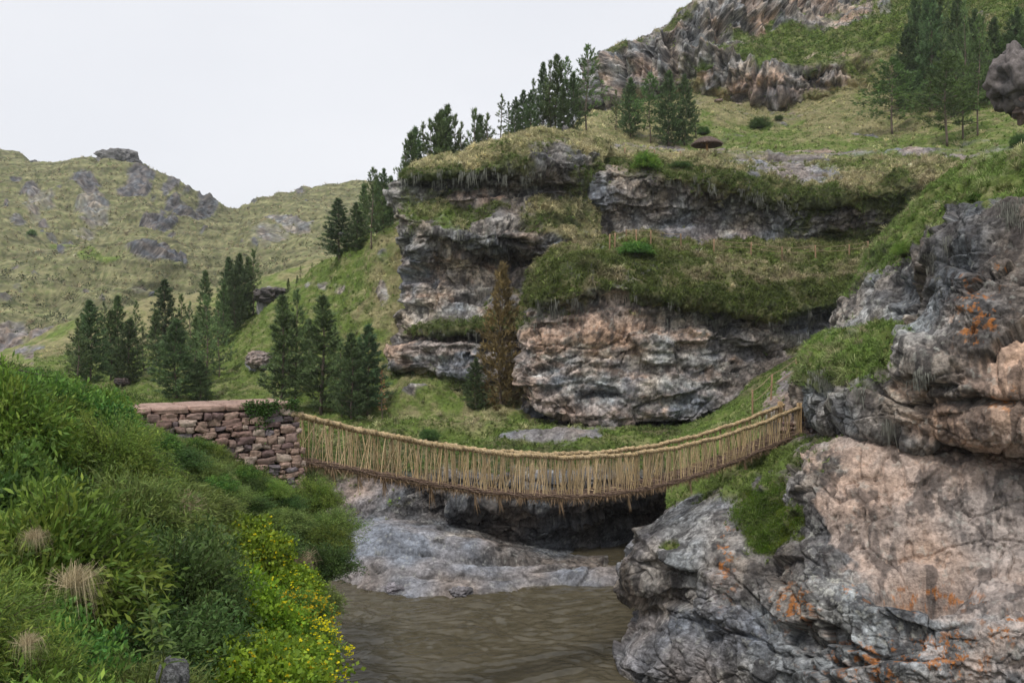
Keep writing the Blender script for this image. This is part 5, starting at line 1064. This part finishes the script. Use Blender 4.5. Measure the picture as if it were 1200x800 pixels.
def bridge():
    e = empty('rope_bridge', tuple(at(344, 545, 27))); e.location = (BA[0], BA[1], -4.0); o0 = np.array(e.location)
    s = np.linspace(-.004, 1.004, 160); r = np.random.default_rng(17)
    wob = lambda s: .02*np.sin(s*55)+.015*np.sin(s*131)
    for off in (0, WB):
        mb = MB(); P = bpt(s, off, pz(RZ, s)+wob(s+off)); braid(mb, P-o0, .085, .34, 3)
        for q in np.arange(.01, 1, .0165):       # lashings
            i = np.interp(q, s, np.arange(len(s))); c = np.array([np.interp(q, s, P[:, k]) for k in range(3)])-o0
            th = np.linspace(0, 4.6*pi, 22); d = np.append(BU, 0)
            ring = c+d*(th[:, None]/(4.6*pi)-.5)*.09+np.outer(np.cos(th), np.append(BP, 0))*.105+np.outer(np.sin(th), [0, 0, 1])*.105
            mb.tube(ring, .016, 4, straw()[0]*1.1)
        mb.build('handrail', M_ROPE, e, True)
    # floor
    for off in (.02, .38, .76, 1.12):
        mb = MB(); braid(mb, bpt(s, off, pz(DZ, s)+.02)-o0, .075, .4, 3); mb.build('floor_rope', M_ROPE, e, True)
    mb = MB(); n = 900; ss_ = np.sort(r.uniform(0, 1, n))
    for q in ss_:
        a0 = -.10+r.normal()*.07; a1 = WB+.10+r.normal()*.07; z = float(pz(DZ, q))+.10+r.normal()*.03; sk = r.normal()*.006
        p = bpt([q, q+sk*.5, q+sk], 0, z); p[0, :2] += BP*a0; p[1, :2] += BP*(a0+a1)/2; p[2, :2] += BP*a1
        mb.tube(p-o0, r.uniform(.008, .022), 4, np.array([.17, .115, .085])*r.uniform(.5, 1.5))
    mb.build('deck_mat', M_ROPE, e)
    mb = MB()
    for off in (-.06, WB+.06): # lower edge bundle of twigs
        for k in range(8): 
            mb.tube(bpt(s, off+r.normal()*.045, pz(DZ, s)+.06+.05*np.sin(s*80+k*2)+r.normal()*.04)-o0, .018, 4, np.array([.19, .13, .095])*r.uniform(.6, 1.4))
    mb.build('edge_bundle', M_ROPE, e)
    mb = MB(); n = 5200; q = r.random(n); off = np.where(r.random(n) < .5, -.06, WB+.05)+r.normal(size=n)*.05
    cl = fbm(np.stack([q*60, q*0, q*0], -1), 2)*.5+.5
    B = bpt(q, 0, pz(DZ, q)+.04)+np.column_stack([np.outer(off, BP), np.zeros(n)])-o0; D = r.normal(size=(n, 3))*.35+np.array([0, 0, -1.]); D /= np.linalg.norm(D, axis=1)[:, None]
    blades(mb, B, D, r.uniform(.08, .42, n)*(.5+cl), np.full(n, .011), np.zeros((n, 1)), straw(n), 2)
    for q0 in (.05, .085, .12, .19, .26, .30, .41, .55, .69, .83): 
        m = 14; B = bpt(np.full(m, q0)+r.normal(size=m)*.001, -.05, pz(DZ, q0))-o0; D = r.normal(size=(m, 3))*.1+np.array([.1, 0, -1.])
        blades(mb, B, D, r.uniform(.4, .95, m), np.full(m, .013), np.zeros((m, 1)), straw(m), 2)
    mb.build('frayed_straw', M_GRASS, e)
    # side ropes
    def one(mb, q, off):
        zr = float(pz(RZ, q)); zd = float(pz(DZ, q)); k = r.integers(2, 5); base = r.normal()*.08; w0 = straw()[0]*1.12
        for j in range(k):
            d1 = base*1.5+r.normal()*.14; q1 = q+d1/BL
            t = np.linspace(0, 1, 6); sg = q+(q1-q)*t+r.normal()*.0006*np.sin(t*pi); z = zr+.02+(float(pz(DZ, q1))+.08-zr-.02)*t
            P = bpt(sg, off+.0, z); P[:, :2] += BP*(r.normal()*.02+.03*np.sin(t*pi)*r.normal())[:, None]
            mb.tube(P-o0, r.uniform(.009, .018), 5, w0*r.uniform(.8, 1.15), cap=False)
    N_ = 138; qs = (np.arange(N_)+.5)/N_+r.normal(size=N_)*.0028; rest = MB()
    for i, q in enumerate(qs):
        if i < 100: mb = MB(); one(mb, q, -.02); mb.build('side_rope', M_ROPE, e, True)
        else: one(rest, q, -.02)
        (one(rest, qs[i]+.003, WB+.02) if i % 5 else None)
    # extra loose zigzag strands
    for i in range(130):
        q = r.uniform(.005, .99); q1 = q+r.normal()*.016; off = -.03 if r.random() < .6 else WB
        P = bpt(np.linspace(q, q1, 5), off, np.linspace(float(pz(RZ, q)), float(pz(DZ, np.clip(q1, 0, 1)))+.1, 5)); rest.tube(P-o0, .011, 4, straw()[0], cap=False)
    rp = rest.build('side_ropes', M_ROPE, e, True); rp['kind'] = 'stuff'
    # tie posts of the far landing
    for off in (0, WB):
        mb = MB(); P = bpt([.992]*6, off, np.linspace(float(pz(DZ, 1.))-.2, float(pz(RZ, 1.))+.18, 6))
        for k in range(9): mb.tube(P-o0+r.normal(size=3)*np.array([.06, .06, .02]), .035, 6, np.array([.42, .29, .16])*r.uniform(.7, 1.15))
        mb.build('tie_post', M_ROPE, e, True)
    tag(e, 'long woven straw rope suspension bridge sagging across the river from stone wall to rock', 'rope bridge')
bridge()

# ------------------------------------------------------------------ masonry
def masonry(name, A, B, ztop, zbot, depth, label, hmin=.13, hmax=.27, pink=.12, batter=.0, copw=.0, seed=5, cat='stone wall'):
    import bmesh
    r = np.random.default_rng(seed); A = np.array(A); B = np.array(B); L_ = np.linalg.norm(B-A); u = (B-A)/L_; nrm = np.array([u[1], -u[0]])   # towards the camera
    bm = bmesh.new(); bmesh.ops.create_cube(bm, size=2); bmesh.ops.subdivide_edges(bm, edges=bm.edges[:], cuts=5, use_grid_fill=True)
    cv = np.array([v.co[:] for v in bm.verts], np.float32); cf = np.array([[v.index for v in f.verts] for f in bm.faces]); bm.free()
    sp = cv/np.linalg.norm(cv, axis=1)[:, None]
    e = empty(name, (A[0], A[1], zbot)); o0 = np.array(e.location); mb = MB(); z = zbot
    pal = [(.20, .145, .13), (.155, .115, .115), (.26, .20, .17), (.13, .11, .12), (.22, .17, .155), (.30, .26, .23), (.16, .15, .17)]
    def stone(a, z0, w, h, front, dirx, dirn, sd):
        q = cv*.62+sp*.52; q = q/np.abs(q).max()
        nz = fbm(cv*.8+sd*7.7, 3, .6)*.3; q = q*(1+nz[:, None])*np.array([w*.51, .17, h*.51])
        tilt = r.normal()*.11; x = q[:, 0]*cos(tilt)-q[:, 2]*sin(tilt); zz = q[:, 0]*sin(tilt)+q[:, 2]*cos(tilt)
        c3 = np.array([*(a+dirn*(front+r.normal()*.025-.10)), z0+h/2])
        P = c3+np.column_stack([np.outer(x, dirx)+np.outer(-q[:, 1], dirn)*-1, zz])
        col = np.array(pal[r.integers(len(pal))])*r.uniform(.8, 1.25)*np.array([1.16, 1.05, .98])
        if r.random() < pink: col = np.array([.34, .235, .19])*r.uniform(.85, 1.15)
        mb.add(P-o0, None, cf, np.tile(col, (len(P), 1))*(1+.25*fbm(cv*2+sd*3.3, 3, .6))[:, None])
    row = 0
    while z < ztop-.05:
        h = min(r.uniform(hmin, hmax), ztop-z); fr = batter*(ztop-z)
        x = -r.uniform(0, .2)
        while x < L_+fr:
            w = r.uniform(.15, .5)*(1.25 if h > .2 else 1); w = min(w, max(.2, L_+fr-x))
            stone(A+u*(x+w/2), z+r.normal()*.025, w*1.0, h*r.uniform(.85, 1.2), fr, u, nrm, r.random()*100); x += w
        x = 0.15    # end face
        while x < depth-.2:
            w = r.uniform(.28, .6); stone(B+u*0-nrm*(x+w/2), z, w*.97, h*.97, fr, -nrm, u, r.random()*100); x += w
        z += h
    mb.build('stonework', M_STONE, e, True)
    mc = MB(); b = np.array([[*(A-u*.3-nrm*.2), 0], [*(B-u*.12-nrm*.2), 0], [*(B-u*.12-nrm*(depth-.1)), 0], [*(A-u*.3-nrm*(depth-.1)), 0]])-np.array([o0[0], o0[1], 0])
    b1 = b.copy(); b1[:, 2] = ztop-.03-o0[2]; mc.add(np.concatenate([b, b1]), None, [[0, 1, 5, 4], [1, 2, 6, 5], [2, 3, 7, 6], [3, 0, 4, 7], [4, 5, 6, 7]], (.085, .07, .055))
    mc.build('earth_fill', M_SOIL, e)
    if copw:
        mk = MB(); x = -.25
        while x < L_+.02:
            w = min(r.uniform(.6, 1.6), L_+.04-x)
            if w < .15: break
            for d0 in np.arange(.0, depth, .75):
                q = cv*.8+sp*.34; q /= np.abs(q).max(); q = q*(1+(fbm(cv*1.1+x*5+d0*3, 3, .6)*.10)[:, None])*np.array([w*.505, .385, copw*.5])
                c3 = np.array([*(A+u*(x+w/2)+nrm*(.07-.38-d0)), ztop+copw*.35])
                P = c3+np.column_stack([np.outer(q[:, 0], u)+np.outer(q[:, 1], nrm), q[:, 2]])
                mk.add(P-o0, None, cf, np.array([.36, .245, .20])*r.uniform(.85, 1.12)*(1+.3*fbm(cv*2+x, 3, .6))[:, None])
            x += w
        mk.build('coping', M_STONE, e, True)
    tag(e, label, cat); return e
WA = np.array([-6.95, 27.05]); wu = np.array([.815, .577])
wl = masonry('stone_wall', WA-wu*7.4, WA, -2.08, -6.2, 2.0, 'rough brown stone wall with a pink coping carrying the left end of the bridge', batter=.11, copw=.2, seed=9)
masonry('stone_abutment', (13.6, 42.4), (15.0, 43.0), -4.05, -6.1, 1.2, 'small rough stone abutment under the right end of the rope bridge', hmin=.14, hmax=.26, seed=12, cat='abutment')
# ivy on the wall top: a plant of its own
mb = MB(); n = 1500; r_ = np.random.default_rng(4)
cx = r_.choice([1.0, 1.35, .6, .05], n, p=[.4, .25, .15, .2])+r_.normal(size=n)*.14; dz = -np.abs(r_.normal(size=n))*.22*np.where(np.abs(cx-1.) < .3, 1.7, .9)
B = np.column_stack([WA[0]-wu[0]*cx+.577*.14, WA[1]-wu[1]*cx-.815*.14, -1.86+dz]); B += r_.normal(size=B.shape)*.03
D = r_.normal(size=(n, 3)); D /= np.linalg.norm(D, axis=1)[:, None]
leafquads(mb, B, D, r_.uniform(.05, .10, n), .6, np.array([.06, .11, .025])*r_.uniform(.6, 1.5, (n, 1))); tag(mb.build('creeper', M_LEAF), 'green creeper spilling over the coping at the right end of the stone wall', 'creeper')

# ------------------------------------------------------------------ fences
def fence(patch, pts, hpost, label, name='rope_fence', rails=(.55, .95), rad=.055, col=(.26, .17, .10)):
    s = PATCHES[patch]; base = [s.snap(*p) for p in pts]; e = empty(name, tuple(base[0])); o0 = np.array(e.location); r = np.random.default_rng(len(pts)*7)
    tops = []
    for b in base:
        mb = MB(); tl = r.normal(size=2)*.03; p = b-o0; t = np.linspace(-.3, 1, 5)[:, None]
        mb.tube(p+np.array([tl[0], tl[1], 1])*t*hpost, rad, 8, np.array(col)*r.uniform(.8, 1.2)); mb.build('post', M_WOOD, e, True); tops.append(p)
    for fr in rails:
        mb = MB()
        for a, b in zip(tops[:-1], tops[1:]):
            a = a+np.array([0, 0, hpost*fr]); b = b+np.array([0, 0, hpost*fr]); t = np.linspace(0, 1, 8)[:, None]; sag = .06*np.linalg.norm(b-a)*.5
            mb.tube(a+(b-a)*t-np.array([0, 0, sag])*np.sin(t*pi), .022, 5, (.30, .23, .14))
        mb.build('rail_rope', M_ROPE, e, True)
    tag(e, label, 'fence')
fence('path', [(881, 486), (902, 466), (932, 447)], 1.55, 'wooden post and rope fence beside the path at the right bridge end')
fence('ccliff', [(837, 292), (882, 297), (917, 301), (953, 301), (993, 298), (1016, 295)], 1.05, 'low post and rope fence along the right part of the grassy terrace', rad=.07)
fence('ccliff', [(712, 290), (719, 287), (731, 284), (748, 283), (762, 284), (799, 287)], 1.15, 'low post and rope fence at the left end of the grassy terrace', rad=.07)
fence('plat', [(735, 184), (768, 186), (799, 187), (824, 188)], 1.1, 'short post fence left of the straw parasol on the upper terrace', rad=.09, rails=(.8,))

# ------------------------------------------------------------------ thatched parasol
def parasol():
    b = PATCHES['plat'].snap(830, 183); Y = b[1]; H = (b[2]-(CY-160)/F*Y)*-1; e = empty('straw_parasol', tuple(b)); R = 17.5/F*Y
    mb = MB(); mb.tube([(0, 0, -.3), (0, 0, H*.55), (0, 0, H*.9)], .13, 10, (.50, .27, .11)); mb.build('pole', M_WOOD, e, True)
    mb = MB(); n = 40; rr = np.linspace(0, 1, 9); th = np.arange(n)/n*2*pi; r = np.random.default_rng(2)
    V = []
    for lay in (0, 1):
        for q in rr:
            z = H-(H*.34)*q**1.7-(.10+.12*q if lay else 0)
            V.append(np.stack([q*R*np.cos(th)*(1+.02*np.sin(th*9)), q*R*np.sin(th)*(1+.02*np.sin(th*9)), np.full(n, z)], -1))
    V = np.concatenate(V); m = len(rr); i = np.arange(m-1)[:, None]*n; j = np.arange(n)[None]; k = (j+1) % n
    f = np.stack([i+j, i+k, i+n+k, i+n+j], -1).reshape(-1, 4); g = f[:, ::-1]+m*n; rim = np.stack([(m-1)*n+np.arange(n), (m-1)*n+(np.arange(n)+1) % n, (2*m-1)*n+(np.arange(n)+1) % n, (2*m-1)*n+np.arange(n)], -1)
    c = np.tile(np.array([.15, .105, .09]), (len(V), 1))*r.uniform(.75, 1.25, (len(V), 1)); mb.add(V, None, np.concatenate([f, g, rim]), c)
    nb = 2600; a = r.random(nb)*6.28; q = np.sqrt(r.random(nb)); B = np.stack([q*R*np.cos(a), q*R*np.sin(a), H-(H*.34)*q**1.7+.02], -1); D = np.stack([np.cos(a), np.sin(a), -.3-.9*q], -1)+r.normal(size=(nb, 3))*.12
    D /= np.linalg.norm(D, axis=1)[:, None]; blades(mb, B, D, r.uniform(.2, .42, nb), np.full(nb, .03), np.zeros((nb, 1)), np.array([.20, .155, .135])*r.uniform(.6, 1.3, (nb, 1)), 1)
    mb.build('thatched_roof', M_THATCH, e)
    for k in range(8):
        mb = MB(); a = k/8*2*pi; mb.tube([(.1*cos(a), .1*sin(a), H*.62), (R*.55*cos(a), R*.55*sin(a), H*.80)], .04, 5, (.30, .18, .09)); mb.build('strut', M_WOOD, e)
    tag(e, 'round brown thatched parasol on an orange pole at the edge of the upper terrace', 'parasol')
parasol()
# round shrubs of the dry slope
def round_bush(kind, px, py, Y, w_px, label, patch='plat', h=1., snap=True):
    p = PATCHES[patch].snap(px, py) if snap else at(px, py, Y); sz = w_px/F*p[1]*.5; bush(kind, p[0], p[1], sz, label, h, z=p[2], group='bushes on the slopes')
round_bush('dark', 890, 147, 0, 26, 'round dark olive bush alone on the slope above the terrace')
round_bush('dark', 912, 138, 0, 12, 'small dark bush right of the round olive bush')
round_bush('dark', 824, 155, 0, 18, 'dark round bush between the shady pines and the parasol')
round_bush('shrubB', 757, 196, 0, 34, 'bright green bush at the rim above the upper cliff', 'ucliff')
round_bush('shrubA', 745, 297, 0, 46, 'low green bush on the mossy mound of the centre cliff', 'ccliff', .6)
round_bush('shrubA', 38, 274, 0, 12, 'small green bush alone on the far left hill', 'far')
round_bush('dark', 800, 195, 0, 26, 'low green bush on the upper cliff rim right of the bright one', 'ucliff', .6)
round_bush('dark', 1192, 168, 0, 26, 'dark bush beneath the big boulder at the right edge', 'plat', 1.)
round_bush('shrubA', 1138, 232, 0, 20, 'bright leafy bush at the top of the right overhang', 'rup', 1.)
round_bush('herb', 1060, 300, 0, 40, 'soft green bush on the left slope of the right overhang', 'rup', .7)
round_bush('dark', 500, 512, 0, 30, 'dark green bush behind the bridge left of the pale slab', 'bank', .8)
round_bush('herb2', 850, 520, 0, 26, 'small green bush at the foot of the path behind the handrail', 'bank', .9)
round_bush('dark', 560, 262, 0, 14, 'small bush on the grassy ledge of the left cliff', 'lcliff', .8) if False else None
# ------------------------------------------------------------------ camera, sky, sun
cam = bpy.data.cameras.new('camera'); co = bpy.data.objects.new('camera', cam); COL.objects.link(co)
co.rotation_euler = (radians(90), 0, 0); cam.lens = 30.0; cam.sensor_width = 36.0; cam.clip_end = 4000; cam.clip_start = .1
SC.camera = co
SUN_EL, SUN_ROT = radians(58), radians(205)     # compass angle from +Y towards +X
w = bpy.data.worlds.new('World'); SC.world = w; w.use_nodes = True; nt = w.node_tree; nt.nodes.clear(); N = nt.nodes; L = nt.links
out = N.new('ShaderNodeOutputWorld'); bg = N.new('ShaderNodeBackground'); bg.inputs[1].default_value = .1; L.new(bg.outputs[0], out.inputs[0])
sky = N.new('ShaderNodeTexSky'); sky.sky_type = 'NISHITA'; sky.sun_disc = False; sky.sun_elevation = SUN_EL; sky.sun_rotation = SUN_ROT
tc = N.new('ShaderNodeTexCoord'); n = N.new('ShaderNodeTexNoise'); n.inputs['Scale'].default_value = 1.4; n.inputs['Detail'].default_value = 4; n.inputs['Roughness'].default_value = .45
mp = N.new('ShaderNodeMapping'); mp.inputs['Scale'].default_value = (1, 1, 2.6); L.new(tc.outputs['Generated'], mp.inputs[0]); L.new(mp.outputs[0], n.inputs['Vector'])
cr = N.new('ShaderNodeValToRGB'); cr.color_ramp.elements[0].position = .3; cr.color_ramp.elements[0].color = (.76, .775, .82, 1); cr.color_ramp.elements[1].position = .75; cr.color_ramp.elements[1].color = (.88, .885, .91, 1)
L.new(n.outputs[0], cr.inputs[0]); sc = N.new('ShaderNodeVectorMath'); sc.operation = 'SCALE'; sc.inputs['Scale'].default_value = 7.6; L.new(cr.outputs[0], sc.inputs[0])
mx = N.new('ShaderNodeMix'); mx.data_type = 'RGBA'; mx.inputs[0].default_value = .94; L.new(sky.outputs[0], mx.inputs[6]); L.new(sc.outputs[0], mx.inputs[7]); L.new(mx.outputs[2], bg.inputs[0])
sl = bpy.data.lights.new('sun', 'SUN'); sl.energy = 1.5; sl.angle = radians(10); sl.color = (1, .96, .9); so = bpy.data.objects.new('sun', sl); COL.objects.link(so)
# light travels away from the sun: rotate -Z to point down from that compass direction
import mathutils
sd = mathutils.Vector((sin(SUN_ROT)*cos(SUN_EL), cos(SUN_ROT)*cos(SUN_EL), sin(SUN_EL)))
so.rotation_euler = (-sd).to_track_quat('-Z', 'Y').to_euler()
mh, nt, N, L = new_mat('haze_air'); out = N.new('ShaderNodeOutputMaterial'); v = N.new('ShaderNodeVolumePrincipled'); v.inputs['Density'].default_value = .00016
v.inputs['Color'].default_value = (.9, .93, 1, 1); v.inputs['Anisotropy'].default_value = .1; L.new(v.outputs[0], out.inputs['Volume'])
mb = MB(); mb.box((0, 590, 70), (1900, 1900, 180)); tag(mb.build('haze', mh), 'thin grey air fading the far hills', None, None, 'stuff')
SC.view_settings.view_transform = 'Standard'; SC.view_settings.look = 'None'; SC.view_settings.gamma = 1; SC.view_settings.exposure = .55
SC.cycles.max_bounces = 6; SC.cycles.use_denoising = True
